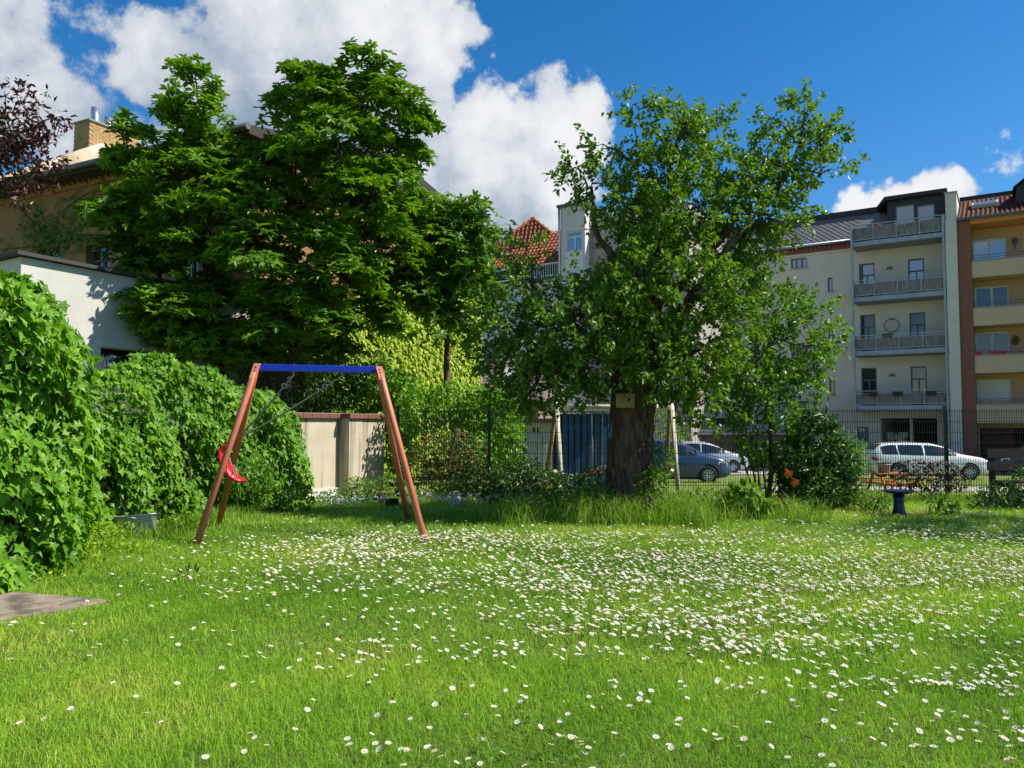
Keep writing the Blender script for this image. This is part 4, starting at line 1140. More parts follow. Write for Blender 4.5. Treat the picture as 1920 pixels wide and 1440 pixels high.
    MB().box(-L / 2 + wheels[0] + wr, -L / 2 + wheels[1] - wr, -np.max(wb) * .93, np.max(wb) * .93, .16, .235).build('sill', m_arch, t)
    return t
CAR_GLASS = glass('car_glass', (.015, .02, .025))
def paintmat(n_, c, metal=.0):
    return mat(n_, c, tuple(x * .95 for x in c), rough=.28, metal=metal, spec=.6, coat=.6)
estate = [(0, .45, .80, .86, .68, .55), (.08, .30, .98, 1.02, .82, .60), (.35, .24, 1.0, 1.36, .87, .55), (.75, .20, .99, 1.46, .90, .58), (1.6, .18, .96, 1.48, .91, .60), (2.4, .18, .94, 1.45, .91, .60),
          (2.85, .18, .94, 1.34, .91, .58), (3.45, .18, .96, 1.03, .90, .66), (3.7, .18, .93, .99, .89, .72), (4.25, .2, .85, .89, .85, .68), (4.52, .25, .74, .78, .74, .58), (4.65, .42, .60, .64, .6, .45)]
hatch = [(0, .45, .82, .9, .66, .55), (.07, .30, 1.0, 1.08, .80, .60), (.30, .24, 1.02, 1.42, .85, .55), (.7, .20, 1.02, 1.55, .87, .57), (1.5, .18, 1.0, 1.58, .88, .59), (2.1, .18, .99, 1.55, .88, .59),
         (2.6, .18, .99, 1.40, .88, .57), (3.2, .18, 1.01, 1.09, .87, .66), (3.4, .18, .98, 1.04, .86, .70), (3.85, .2, .88, .92, .82, .66), (4.1, .25, .75, .80, .72, .56), (4.22, .42, .6, .64, .58, .45)]
c1 = at(1733, 901, 31.5); c1.z = ground_z(0, 31.5) + .002
loft_car('parked_car', 'white estate car parked before the cream house passage', estate, c1, R(-5), paintmat('white_car_paint', (.78, .79, .80)), CAR_GLASS, 4.65, (.95, 3.68), .325,
         [(.42, 1.0, 0, 0), (1.06, 1.98, 0, 0), (2.06, 3.25, 0, 0)], (2.92, 3.46), (.2, .5), (4.35, .66, .07, .2), (.1, .84, .1, .12))
cx_ = at(1365, 900, 28.6).x - 2.13
loft_car('parked_car', 'dark blue hatchback parked behind the wooden swing', hatch, (cx_, 28.6, ground_z(0, 28.6) + .002), R(-7), paintmat('blue_car_paint', (.035, .075, .17), .2), CAR_GLASS, 4.22, (.8, 3.38), .315,
         [(.36, .9, 0, 0), (.96, 1.8, 0, 0), (1.88, 3.0, 0, 0)], (2.66, 3.22), (.15, .42), (3.9, .72, .09, .2), (.1, .88, .14, .1))
cx_ = at(1396, 886, 40).x - 2.05
loft_car('parked_car', 'silver white hatchback parked behind the dark blue one', hatch, (cx_, 40, ground_z(0, 40) + .002), R(-6), paintmat('silver_car_paint', (.62, .66, .70), .2), CAR_GLASS, 4.22, (.8, 3.38), .315,
         [(.36, .9, 0, 0), (.96, 1.8, 0, 0), (1.88, 3.0, 0, 0)], (2.66, 3.22), (.15, .42), (3.9, .72, .09, .2), (.1, .88, .14, .1))
cx_ = at(1880, 880, 36).x + 2.0
loft_car('parked_car', 'dark car half hidden by the bench at the garage opening', hatch, (cx_ + .4, 37, ground_z(0, 37) + .002), R(170), paintmat('black_car_paint', (.02, .02, .022)), CAR_GLASS, 4.22, (.8, 3.38), .315,
         [(.36, .9, 0, 0), (.96, 1.8, 0, 0), (1.88, 3.0, 0, 0)], (2.66, 3.22), (.15, .42), (3.9, .72, .09, .2), (.1, .88, .14, .1))

# ================================================================== wooden swing beyond the fence, blue board screen
WY = 17.0
m_log = stain(mat('bleached_log', (.66, .58, .44), (.52, .45, .33), scale=5, rough=.85, bump=.3, stretch=(4, 4, .5)), (.22, .17, .12), scale=3, lo=.56, hi=.8)
m_logy = mat('tan_log', (.36, .23, .10), (.26, .16, .07), scale=5, rough=.85, bump=.3, stretch=(4, 4, .5))
wb0, wb1 = at(1044, 763, WY), at(1258, 763, WY); zb_ = (wb0.z + wb1.z) / 2; wb0.z = wb1.z = zb_
wg = ground_z(0, WY)
wsw = thing('log_swing', 'bleached log swing frame with A-legs standing behind the wire fence', 'swing frame', (wb0.x, WY, wg))
wo_ = Vector((wb0.x, WY, wg))
MB().tube([wb0 - wo_ - Vector((.12, 0, 0)), wb1 - wo_ + Vector((.12, 0, 0))], .055, 10).build('beam', m_log, wsw)
for x in (wb0.x, wb1.x):
    for s, mtl in ((-1, m_log), (1, m_logy)):
        foot = Vector((x + ((.05 if s < 0 else -.25) if x == wb0.x else (-.06 if s < 0 else .04)), WY + s * 1.0, wg - .05))
        MB().tube([foot - wo_, Vector((x + s * .01, WY + s * .1, zb_ + .1)) - wo_], .05, 10).build('leg', mtl, wsw)
    MB().tube([Vector((x - .14, WY - .62, wg + .52)) - wo_, Vector((x + .14, WY + .62, wg + .52)) - wo_], .045, 8).build('brace', m_log, wsw)
for uu, lab, ball in ((1110, 'red knotted ball swing hanging on a pale rope from the log beam', True), (1132, 'small red swing seat hanging from the log beam beside the trunk', False)):
    p = at(uu, 763, WY); zz = at(uu, 886, WY).z
    t = thing('rope_swing', lab, 'swing', (p.x, WY, zz))
    if ball:
        MB().tube([(0, 0, zb_ - zz - .05), (0.01, .02, .06)], .012, 6).build('rope', m_log, t)
        MB().lathe([(.005, -.07), (.05, -.06), (.078, 0), (.05, .06), (.012, .08)], 14).build('ball', m_red, t)
    else:
        for dx_ in (-.05, .17):
            MB().tube([(dx_ + .02, 0, zb_ - zz - .05), (dx_, 0, .02)], .010, 6).build('rope', m_log, t)
        MB().box(-.09, .21, -.09, .09, -.02, .02).build('seat', m_red, t, bevel=.015)
# blue board playhouse wall
BY = 18.2
m_bb = stain(mat('blue_stained_boards', (.03, .13, .33), (.02, .09, .24), scale=4, rough=.8, stretch=(4, 4, .4), bump=.2), (.05, .06, .08), scale=2, lo=.58, hi=.85)
b0 = at(1041, 830, BY).x; b1 = at(1150, 830, BY).x; bz = at(1090, 772, BY).z; bg = ground_z(0, BY)
ph_ = thing('blue_playhouse', 'dark blue vertical board playhouse with pale roof edge behind the log swing', 'playhouse', (b0, BY, bg))
bh = bz - bg
npl = 9; pwid = (b1 - b0) / npl
for k in range(npl):
    hh_ = bh - .04 + .01 * math.sin(k * 2.1)
    MB().box(k * pwid + .022, (k + 1) * pwid - .022, -.02 - .012 * (k % 2), .0, .02, hh_).build('plank', m_bb, ph_, bevel=.004)
MB().box(0, b1 - b0, .012, .05, .35, .45).build('cross_rail', m_bb, ph_)
MB().box(0, b1 - b0, .012, .05, bh - .4, bh - .3).build('cross_rail', m_bb, ph_)
MB().box(.0, b1 - b0, .6, 1.3, 0, bh - .05).build('gap_backing', mat('gap_shade_blue', (.01, .02, .05)), ph_)  # dark box added behind the planks, its colour stands for shade in the gaps
MB().prism([(-.12, bh), (b1 - b0 + .12, bh), (b1 - b0 + .12, bh + .07), (-.12, bh + .07)], -.2, 1.45).build('roof_edge', mat('pale_grey_roof', (.5, .51, .5), (.4, .41, .4)), ph_)

# ================================================================== bird bath, picnic table, bucket, bench, pots
m_glaze = mat('dark_blue_glaze', (.006, .012, .07), (.005, .008, .04), scale=4, rough=.3)
p = gnd(1686, 967)
bb = thing('bird_bath', 'dark blue glazed bird bath on a pedestal before the fence', 'bird bath', p)
MB().lathe([(.005, 0), (.11, 0), (.115, .03), (.085, .12), (.075, .25), (.09, .34), (.05, .345)], 20).build('pedestal', m_glaze, bb)
MB().lathe([(.05, .345), (.12, .352), (.22, .385), (.25, .41), (.235, .415), (.18, .385), (.005, .372)], 24).build('bowl', m_glaze, bb)
m_or = mat('orange_stained_wood', (.52, .17, .035), (.42, .13, .03), scale=5, rough=.7, stretch=(3, 3, 3))
p = at(1667, 905, 19.3); p.z = ground_z(0, 19.3)
pt = thing('picnic_table', 'small orange wooden picnic table on the grass behind the fence', 'table', p, R(12))
for k in range(4):
    MB().box(-.44, .44, -.22 + k * .112, -.118 + k * .112, .43, .455).build('top_plank', m_or, pt)
for s in (-1, 1):
    for k in range(2):
        y0 = s * (.42 + k * .1)
        MB().box(-.44, .44, min(y0, y0 + .09 * s), max(y0, y0 + .09 * s), .22, .245).build('seat_plank', m_or, pt)
    for s2 in (-1, 1):
        MB().tube([(s * .34, s2 * .36, 0), (s * .34, s2 * .14, .428)], .032, 4, square=True).build('leg', m_or, pt)
    MB().box(s * .30 - .015, s * .30 + .015, -.6, .6, .17, .218).build('bearer', m_or, pt)
m_bkt = mat('grey_plastic', (.23, .24, .25), (.18, .19, .2), rough=.5)
pb = p + Vector((-.12, 0, .456))
bu = thing('bucket', 'grey plastic bucket with pale rim on the orange picnic table', 'bucket', pb)
MB().lathe([(.005, 0), (.13, 0), (.135, .02), (.165, .26), (.175, .265), (.16, .26), (.125, .03), (.005, .03)], 20).build('body', m_bkt, bu)
MB().lathe([(.172, .20), (.178, .20), (.178, .215), (.17, .215)], 20).build('rim_band', M_WHITE, bu)
MB().tube([(.17 * math.cos(a), -.06, .26 + .16 * math.sin(a)) for a in np.linspace(0, math.pi, 12)], .006, 5).build('handle', M_WHITE, bu)
m_bench = mat('dark_bench_wood', (.035, .025, .02), (.022, .016, .013), scale=4, rough=.8)
bp = at(1884, 900, 15.0); bp.z = 0
be = thing('garden_bench', 'dark wooden garden bench in the shade at the right end of the fence', 'bench', (bp.x + .35, 14.7, 0), R(4))
for k, z in enumerate((.40, .42, .42)):
    MB().box(-.85, .85, -.42 + k * .15, -.29 + k * .15, .41, .45).build('seat_plank', m_bench, be)
for z in (.62, .86):
    MB().box(-.85, .85, .05, .09, z, z + .17).build('back_plank', m_bench, be)
for x in (-.72, .72):
    MB().box(x - .04, x + .04, -.42, -.34, 0, .408).build('leg', m_bench, be)
    MB().box(x - .04, x + .04, .091, .16, 0, 1.02).build('leg', m_bench, be)
    MB().box(x - .035, x + .035, -.339, .09, .33, .40).build('bearer', m_bench, be)
# galvanised tub in the ivy
m_zn = mat('galvanised_tub', (.60, .62, .61), (.46, .48, .47), scale=6, rough=.5, metal=.15)
p = gnd(254, 997)
tb_ = thing('metal_tub', 'galvanised metal tub half hidden in weeds below the ivy', 'tub', p, R(10))
tb_.scale = (1.25, .8, 1)
body = MB(); body.lathe([(.005, .0), (.20, 0), (.21, .02), (.245, .22), (.26, .225), (.255, .235), (.235, .225), (.2, .03), (.005, .03)], 24)
bo = body.build('body', m_zn, tb_); bo.rotation_euler = (R(-4), R(-5), 0)
MB().tube([(-.05, -.255, .2), (-.03, -.29, .22), (.03, -.29, .22), (.05, -.255, .2)], .009, 6).build('handle', m_zn, tb_)
# pots and the stone ornament along the bed
m_terra = mat('pale_terracotta', (.55, .36, .18), (.45, .28, .14), scale=6, rough=.85)
p = at(713, 918, 14.6); p.z = .02
po = thing('plant_pot', 'pale terracotta pot in the flower bed by the garden wall', 'pot', p)
MB().lathe([(.005, 0), (.075, 0), (.10, .12), (.085, .2), (.095, .23), (.08, .23), (.07, .19), (.005, .18)], 18).build('body', m_terra, po)
MB().lathe([(.004, .188), (.068, .188)], 16).build('soil', MATS['soil'], po)
m_bas = mat('dark_basket', (.03, .03, .035), (.015, .015, .018), scale=30, rough=.8, bump=.5, stretch=(1, 1, 3))
p = at(735, 925, 14.2); p.z = .0
ba = thing('basket_planter', 'black ribbed basket planter right of the terracotta pot', 'planter', p)
MB().lathe([(.005, 0), (.10, 0), (.115, .13), (.12, .14), (.1, .135), (.005, .12)], 18).build('body', m_bas, ba)
for k in range(16):
    a = 2 * math.pi * k / 16
    MB().tube([(.104 * math.cos(a), .104 * math.sin(a), .005), (.119 * math.cos(a), .119 * math.sin(a), .135)], .008, 5).build('rib', m_bas, ba)
m_stone = mat('pale_stone', (.42, .40, .35), (.30, .285, .25), scale=9, rough=.9, bump=.5)
p = at(855, 934, 14.3); p.z = 0
go_ = thing('stone_ornament', 'pale stone ornament with looped handle beside the rose bush', 'ornament', p)
MB().lathe([(.005, 0), (.13, 0), (.14, .05), (.11, .11), (.075, .16), (.05, .2), (.005, .21)], 16).build('body', m_stone, go_)
MB().tube([(-.07 + .075 * math.cos(a) + .07, .02, .15 + .11 * math.sin(a)) for a in np.linspace(-.2, math.pi + .2, 12)], .014, 6).build('handle', m_stone, go_)
# ================================================================== vegetation
LM_MAG = leafmat('magnolia_leaf', [(0, (.05, .125, .008)), (.5, (.105, .225, .012)), (1, (.185, .335, .02))], rough=.46, trans=.28, spec=.3)
LM_APP = leafmat('apple_leaf', [(0, (.055, .125, .010)), (.6, (.115, .22, .016)), (1, (.20, .32, .03))], rough=.45, trans=.32)
LM_LIME = leafmat('light_leaf', [(0, (.05, .13, .010)), (.6, (.085, .19, .012)), (1, (.14, .26, .02))], rough=.45, trans=.38)
LM_IVY = leafmat('ivy_leaf', [(0, (.06, .16, .010)), (.5, (.12, .27, .014)), (1, (.22, .40, .025))], rough=.45, trans=.3, spec=.3)
LM_VINE = leafmat('vine_leaf', [(0, (.20, .30, .010)), (.6, (.34, .44, .014)), (1, (.46, .54, .04))], rough=.5, trans=.35)
LM_DARKL = leafmat('dark_shrub_leaf', [(0, (.018, .055, .008)), (.6, (.04, .10, .012)), (1, (.08, .16, .02))], rough=.4, trans=.22)
LM_ROSE = leafmat('rose_leaf', [(0, (.05, .09, .015)), (.55, (.09, .14, .025)), (.85, (.14, .15, .03)), (1, (.26, .06, .03))], rough=.45, trans=.28)
LM_RED = leafmat('copper_leaf', [(0, (.035, .010, .012)), (.6, (.07, .018, .02)), (1, (.13, .035, .035))], rough=.4, trans=.25, tcol=.9)
LM_WEED = leafmat('weed_leaf', [(0, (.07, .16, .012)), (.6, (.12, .24, .016)), (1, (.2, .3, .03))], rough=.5, trans=.35)
LM_GRASS = leafmat('grass_blade', [(0, (.10, .215, .014)), (.4, (.215, .40, .026)), (.75, (.345, .52, .042)), (1, (.58, .57, .13))], rough=.5, trans=.34, spec=.3)
LM_TALL = leafmat('tall_grass_blade', [(0, (.09, .20, .012)), (.6, (.16, .30, .02)), (1, (.36, .40, .12))], rough=.5, trans=.36, spec=.3)
M_BARK = mat('rough_bark', (.17, .10, .065), (.05, .032, .022), scale=5, rough=.95, bump=1.0, bscale=14, stretch=(2.5, 2.5, .7), contrast=.14)
M_TWIG = mat('twig_bark', (.07, .05, .035), (.04, .03, .02), scale=8, rough=.9)

def px_blobs(lst, Y, spread):
    out = []
    for b in lst:
        u, v, ru, rv = b[:4]; dy = b[4] if len(b) > 4 else (rng.random() - .5) * 2 * spread
        c = at(u, v, Y + dy); k = Y / FPX
        out.append((np.array(c), np.array([ru * k, (ru + rv) * .5 * k * 1.0, rv * k])))
    return out

def spray_points(blobs, per_m2, inner=.55, keep_in=.35, up_bias=.25):
    P, D = [], []
    for i, (c, r) in enumerate(blobs):
        area = 4 * math.pi * ((r[0] * r[1]) ** 1.6 / 3 + (r[0] * r[2]) ** 1.6 / 3 + (r[1] * r[2]) ** 1.6 / 3) ** (1 / 1.6)
        n = max(4, int(area * per_m2))
        d = rand_dirs(n); d[:, 2] += up_bias; d = unit(d)
        f = inner + (1.03 - inner) * rng.random((n, 1)) ** .6
        p = c + d * r * f
        keep = np.ones(n, bool)
        for j, (c2, r2) in enumerate(blobs):
            if j != i:
                q = np.linalg.norm((p - c2) / r2, axis=1)
                keep &= ~((q < .72) & (rng.random(n) > keep_in))
        P.append(p[keep]); D.append(d[keep])
    return np.concatenate(P), np.concatenate(D)

def basis(n):
    ref = np.where(np.abs(n[:, 2:3]) < .9, np.array([[0, 0, 1.]]), np.array([[1., 0, 0]]))
    a = unit(np.cross(n, ref)); return a, np.cross(n, a)

def rosette_leaves(P, D, spray_r, n_ros, n_leaf, flat, droop):
    """Flat sprays of whorled leaves (magnolia habit)."""
    n = len(P)
    up = np.array([[0, 0, 1.]])
    nrm_ = unit(up * flat + D * (1 - flat) + rng.normal(size=(n, 3)) * .12)
    a, b = basis(nrm_)
    th = rng.random((n, n_ros)) * 2 * np.pi; rr = np.sqrt(rng.random((n, n_ros))) * spray_r * (0.65 + .7 * rng.random((n, 1)))
    C0 = P[:, None] + a[:, None] * (np.cos(th) * rr)[..., None] + b[:, None] * (np.sin(th) * rr)[..., None] + nrm_[:, None] * (rng.normal(size=(n, n_ros)) * .07 - .12 * (rr / spray_r) ** 2)[..., None]
    C0 = C0.reshape(-1, 3); nn = np.repeat(nrm_, n_ros, 0) + rng.normal(size=(n * n_ros, 3)) * .28; nn = unit(nn)
    a, b = basis(nn)
    m = len(C0); ph = rng.random((m, 1)) * 6.28 + np.arange(n_leaf)[None] * (2 * np.pi / n_leaf) + rng.normal(size=(m, n_leaf)) * .25
    rad = a[:, None] * np.cos(ph)[..., None] + b[:, None] * np.sin(ph)[..., None]
    tilt = (rng.random((m, n_leaf, 1)) * .7 - droop)
    A = unit((rad + nn[:, None] * tilt).reshape(-1, 3))
    Nn = unit((nn[:, None] - rad * tilt + rng.normal(size=(m, n_leaf, 3)) * .22).reshape(-1, 3))
    Pl = np.repeat(C0, n_leaf, 0)
    rn = np.clip(np.repeat(np.repeat(rng.random(n) * .5, n_ros), n_leaf) + rng.random(len(Pl)) * .5, 0, 1)
    return Pl, A, Nn, rn, nrm_
def twig_leaves(P, D, tw_len, n_leaf, droop=.25):
    """Leaves set along short twigs (apple habit). P twig bases, D direction."""
    n = len(P)
    d = unit(D + rng.normal(size=(n, 3)) * .5 + np.array([0, 0, .15]))
    t = rng.random((n, n_leaf)) * tw_len
    base = P[:, None] + d[:, None] * t[..., None] + rng.normal(size=(n, n_leaf, 3)) * .035
    side = rng.normal(size=(n, n_leaf, 3)); A = side * .8 + d[:, None] * .7; A[..., 2] -= droop
    A = unit(A.reshape(-1, 3))
    Nn = rng.normal(size=(n * n_leaf, 3)) * .6; Nn[:, 2] += .9
    rn = np.clip(np.repeat(rng.random(n) * .45, n_leaf) + rng.random(n * n_leaf) * .55, 0, 1)
    return base.reshape(-1, 3), A, unit(Nn), rn, d

def limb(mb, p0, p1, r0, r1, n=7, k=6, wig=.12):
    p0, p1 = Vector(p0), Vector(p1); L = (p1 - p0).length
    pts = []
    for i in range(k + 1):
        t = i / k
        q = p0.lerp(p1, t) + Vector((0, 0, 1)) * (-.25 * L * t * (1 - t)) * .6
        if 0 < i < k: q += Vector(rng.normal(size=3)) * wig * L * .18
        pts.append(q)
    mb.tube(pts, [r0 + (r1 - r0) * i / k for i in range(k + 1)], n)
    return pts
def twigs(P, ends, r0=.012, n=4):
    """Thin straight twigs from nearest anchor to each spray, one mesh."""
    ends = np.array(ends)
    V, F = [], []
    for p in P:
        j = np.argmin(np.linalg.norm(ends - p, axis=1)); a = Vector(ends[j]); b = Vector(p); d = (b - a)
        if d.length < .05: continue
        t = d.normalized(); s = t.cross(Vector((0, 0, 1)) if abs(t.z) < .9 else Vector((1, 0, 0))).normalized(); w = t.cross(s)
        m_ = a.lerp(b, .5) + Vector((0, 0, -.06 * d.length)); o = len(V)
        for q, rr in ((a, r0 * 1.6), (m_, r0), (b, r0 * .4)):
            for k in range(n):
                th = 2 * math.pi * k / n; V.append(q + (s * math.cos(th) + w * math.sin(th)) * rr)
        for i in range(2):
            for k in range(n): F.append((o + i * n + k, o + i * n + (k + 1) % n, o + (i + 1) * n + (k + 1) % n, o + (i + 1) * n + k))
    return V, F

# ------------------------------------------------------------------ magnolia
MAG = [(367, 150, 24, 38, 0), (352, 205, 48, 38, -.2), (378, 262, 62, 42, .2), (335, 320, 70, 42, -.5), (415, 330, 70, 55, .4),
       (236, 250, 20, 38, -.1), (258, 310, 48, 45, .3), (232, 385, 58, 45, -.4), (300, 400, 85, 60, .6), (255, 465, 62, 36, .1), (395, 425, 95, 65, -.7),
       (335, 500, 95, 55, .5), (262, 545, 58, 26, -.6), (335, 575, 80, 40, -.8), (410, 560, 95, 55, .2), (310, 625, 70, 36, .2), (398, 640, 85, 38, -.5),
       (690, 125, 38, 34, 0), (562, 140, 18, 26, .1), (610, 165, 45, 40, -.2), (665, 190, 70, 48, .3), (560, 205, 42, 48, .4), (730, 195, 58, 42, -.2), (776, 222, 30, 22, 0),
       (630, 270, 95, 55, -.5), (545, 300, 70, 62, .2), (725, 285, 62, 45, .2), (490, 380, 85, 65, -.2), (600, 380, 100, 70, .6), (700, 370, 90, 70, -.5), (770, 400, 55, 60, 1.6),
       (500, 480, 95, 65, -.8), (610, 490, 110, 70, -.4), (715, 480, 95, 60, 1.2), (470, 585, 95, 55, .4), (560, 580, 95, 60, -.7), (660, 580, 95, 55, 1.3), (760, 540, 70, 50, 2.0),
       (500, 650, 85, 36, -.2), (600, 655, 70, 30, 1.3), (820, 470, 55, 48, 2.2), (835, 555, 50, 45, 2.4)]
MY = 16.6
mag = thing('magnolia_tree', 'large magnolia with dark tiers of whorled green leaves behind the ivy', 'tree', (-6.0, MY + .3, 0))
mo = np.array(mag.location)
mbl = px_blobs(MAG, MY, .8)
Pm, Dm = spray_points(mbl, 2.5, .62, .3)
Pl, A, Nn, rn, _ = rosette_leaves(Pm, Dm, .42, 18, 7, .78, .34)
Ls = .15 + .07 * rng.random(len(Pl))
o = obj('crown', leaf_mesh('crown', Pl - mo, A, Nn, Ls, Ls * .47, T_OVAL, LM_MAG, rn), mag)
tr = MB(); anchors = []
stems = [((-.1, -.1), (372, 190), .13), ((.05, .1), (560, 250), .12), ((.25, 0), (680, 200), .15), ((-.3, .05), (260, 360), .10)]
for (dx, dy), (u, v), r0 in stems:
    top_ = np.array(at(u, v, MY)) - mo
    pts = limb(tr, (dx, dy, -.1), top_, r0, .025, 9, 9, .10); anchors += [np.array(q) for q in pts[2:]]
for c, r in mbl:
    j = np.argmin([np.linalg.norm(a + mo - c) + .6 * max(0, (a + mo)[2] - c[2]) for a in anchors[:36]])
    pts = limb(tr, anchors[j], c - mo, .03, .012, 5, 5, .06); anchors += [np.array(q) for q in pts[1:]]
tr.build('trunk', mat('dark_magnolia_bark', (.045, .036, .03), (.025, .02, .017), scale=6, rough=.95, bump=.6), mag)
V, F = twigs(Pm - mo, anchors, .010)
obj('twigs', np_mesh('twigs', np.array(V), np.array(F), mats=[M_TWIG]), mag, 'stuff')
print('magnolia leaves', len(Pl))

# second, lighter tree behind
T2 = [(835, 405, 60, 42), (885, 395, 26, 28), (795, 450, 55, 50), (870, 455, 55, 45), (915, 445, 30, 28), (820, 520, 60, 50), (880, 525, 48, 45), (860, 585, 40, 40), (810, 590, 50, 40)]
tY = 19.2
t2 = thing('leafy_tree', 'lighter green tree between magnolia and the vine-covered house wall', 'tree', (at(850, 800, tY).x, tY, ground_z(0, tY)))
t2o = np.array(t2.location); b2 = px_blobs(T2, tY, .8)
P2, D2_ = spray_points(b2, 4.2, .5, .4)
Pl, A, Nn, rn, _ = rosette_leaves(P2, D2_, .42, 9, 7, .55, .35); Ls = .14 + .06 * rng.random(len(Pl))
obj('crown', leaf_mesh('crown', Pl - t2o, A, Nn, Ls, Ls * .5, T_OVAL, LM_LIME, rn), t2)
tr = MB(); pts = limb(tr, (0, 0, -.1), (b2[0][0] - t2o), .13, .03, 8, 8, .06); anc = [np.array(q) for q in pts[3:]]
for c, r in b2:
    j = np.argmin([np.linalg.norm(a + t2o - c) for a in anc[:6]]); pts = limb(tr, anc[j], c - t2o, .03, .012, 5, 4); anc += [np.array(q) for q in pts[1:]]
tr.build('trunk', M_BARK, t2)
V, F = twigs(P2 - t2o, anc, .010); obj('twigs', np_mesh('twigs', np.array(V), np.array(F), mats=[M_TWIG]), t2, 'stuff')

# ------------------------------------------------------------------ old apple tree
APP = [(1190, 195, 20, 30, 0), (1192, 250, 14, 26, 0), (1262, 195, 26, 32, .2), (1245, 245, 38, 36, .1), (1285, 260, 48, 40, -.3), (1340, 235, 34, 30, .3), (1130, 270, 34, 10, .1), (1085, 312, 38, 16, -.2), (1110, 345, 48, 32, .3),
       (1168, 385, 44, 34, -.4), (1088, 378, 22, 14, .2), (1205, 330, 50, 48, .2), (1260, 330, 62, 50, -.5), (1325, 310, 60, 45, .3), (1385, 330, 50, 40, -.2),
       (1440, 300, 40, 34, 0), (1462, 232, 34, 30, .2), (1508, 215, 34, 30, -.1), (1545, 255, 28, 26, .1), (1500, 280, 55, 36, .3), (1550, 320, 48, 22, -.2), (1470, 345, 55, 38, .2),
       (1200, 415, 72, 55, .6), (1290, 400, 80, 55, -.6), (1370, 400, 75, 50, .2), (1440, 410, 60, 42, -.4), (1480, 395, 38, 30, .1), (1330, 470, 85, 50, .6), (1240, 480, 80, 50, -.7), (1192, 470, 55, 46, .1), (1420, 470, 62, 42, .3),
       (1105, 552, 60, 40, -.5), (1180, 545, 75, 45, .9), (1290, 550, 95, 55, -.9), (1390, 540, 75, 50, .3), (1050, 580, 70, 48, .3), (990, 540, 48, 36, -.2), (960, 480, 24, 40, .1), (985, 465, 26, 26, -.2),
       (950, 610, 55, 50, -.4), (1010, 640, 75, 48, .5), (1090, 620, 75, 50, -.9), (960, 680, 55, 42, .2), (1030, 705, 75, 42, -.5), (1100, 690, 65, 45, .4), (1000, 742, 55, 24, .1), (1080, 732, 55, 22, -.2),
       (1250, 640, 70, 50, .8), (1330, 640, 80, 55, -.4), (1280, 700, 75, 45, -.8), (1230, 740, 42, 26, .6), (1350, 705, 65, 40, .5), (1300, 755, 48, 22, -.3), (1180, 620, 55, 40, 1.2), (1125, 560, 50, 40, 1.0), (1175, 600, 55, 42, -.8), (1210, 660, 48, 36, -.9), (1150, 670, 55, 40, -.9), (1190, 520, 60, 40, -1.0), (940, 720, 40, 30, 0), (1120, 728, 40, 18, -.3), (1230, 580, 55, 45, -.9), (1060, 660, 60, 40, .2), (1380, 600, 55, 40, 0), (1260, 700, 45, 34, -1.0), (975, 762, 45, 16, .1), (1270, 775, 40, 16, -.2), (1335, 770, 40, 20, .1), (925, 650, 34, 40, .1), (912, 590, 22, 30, .2)]
AY = 12.8
app = thing('apple_tree', 'old spreading tree with thick cut trunk in the tall grass before the fence', 'tree', (at(1180, 900, AY).x, AY, 0))
ao = np.array(app.location); abl = px_blobs(APP, AY, 1.0)
Pa, Da = spray_points(abl, 13.5, .35, .5, .1)
Pl, A, Nn, rn, _ = twig_leaves(Pa, Da, .33, 25)
Ls = .078 + .036 * rng.random(len(Pl))
obj('crown', leaf_mesh('crown', Pl - ao, A, Nn, Ls, Ls * .60, T_FOLD, LM_APP, rn), app)
print('apple leaves', len(Pl))
# trunk: fluted, leaning, cut off flat at the top
prof = [(0.0, 1176, .52), (.12, 1176, .46), (.35, 1178, .40), (.8, 1180, .36), (1.3, 1183, .345), (1.8, 1186, .34), (2.4, 1190, .335), (3.0, 1197, .345), (3.5, 1202, .36), (3.68, 1203, .35)]
V, F = [], []; nn_ = 40
for z, u, r in prof:
    cx = (u - CU) / FPX * AY - ao[0]
    for k in range(nn_):
        th = 2 * math.pi * k / nn_
        rr = r * (1 + .05 * math.sin(th * 3 + z) + .035 * math.sin(th * 7 - z * 1.5) + (.14 * max(0, math.sin(th * 4 + .6)) * max(0, .4 - z) / .4)) + rng.normal() * .008
        V.append((cx + rr * math.cos(th), rr * math.sin(th), z - .05))
for i in range(len(prof) - 1):
    for k in range(nn_): F.append((i * nn_ + k, i * nn_ + (k + 1) % nn_, (i + 1) * nn_ + (k + 1) % nn_, (i + 1) * nn_ + k))
tr = MB().add(V, F, 0, True)
tr.f.append([len(prof) * nn_ - nn_ + k for k in range(nn_)]); tr.mi.append(0); tr.sm.append(False)
anc = []
mains = [((1200, 620), (1185, 300), .14, 0), ((1215, 600), (1262, 210), .15, .2), ((1225, 640), (1400, 420), .15, -.3), ((1180, 680), (1010, 560), .13, -.2), ((1190, 600), (1110, 360), .10, .3),
         ((1225, 690), (1340, 640), .10, .3), ((1175, 720), (985, 690), .09, .2), ((1215, 580), (1500, 270), .11, 0.1)]
for (u0, v0), (u1, v1), r0, dy in mains:
    p0 = np.array(at(u0, v0, AY)) - ao; p1 = np.array(at(u1, v1, AY + dy)) - ao
    pts = limb(tr, p0, p1, r0, .028, 8, 9, .14); anc += [np.array(q) for q in pts[1:]]
for c, r in abl:
    j = np.argmin([np.linalg.norm(a + ao - c) for a in anc[:72]]); pts = limb(tr, anc[j], c - ao, .026, .010, 5, 5, .2); anc += [np.array(q) for q in pts[1:]]
tro = tr.build('trunk', M_BARK, app)
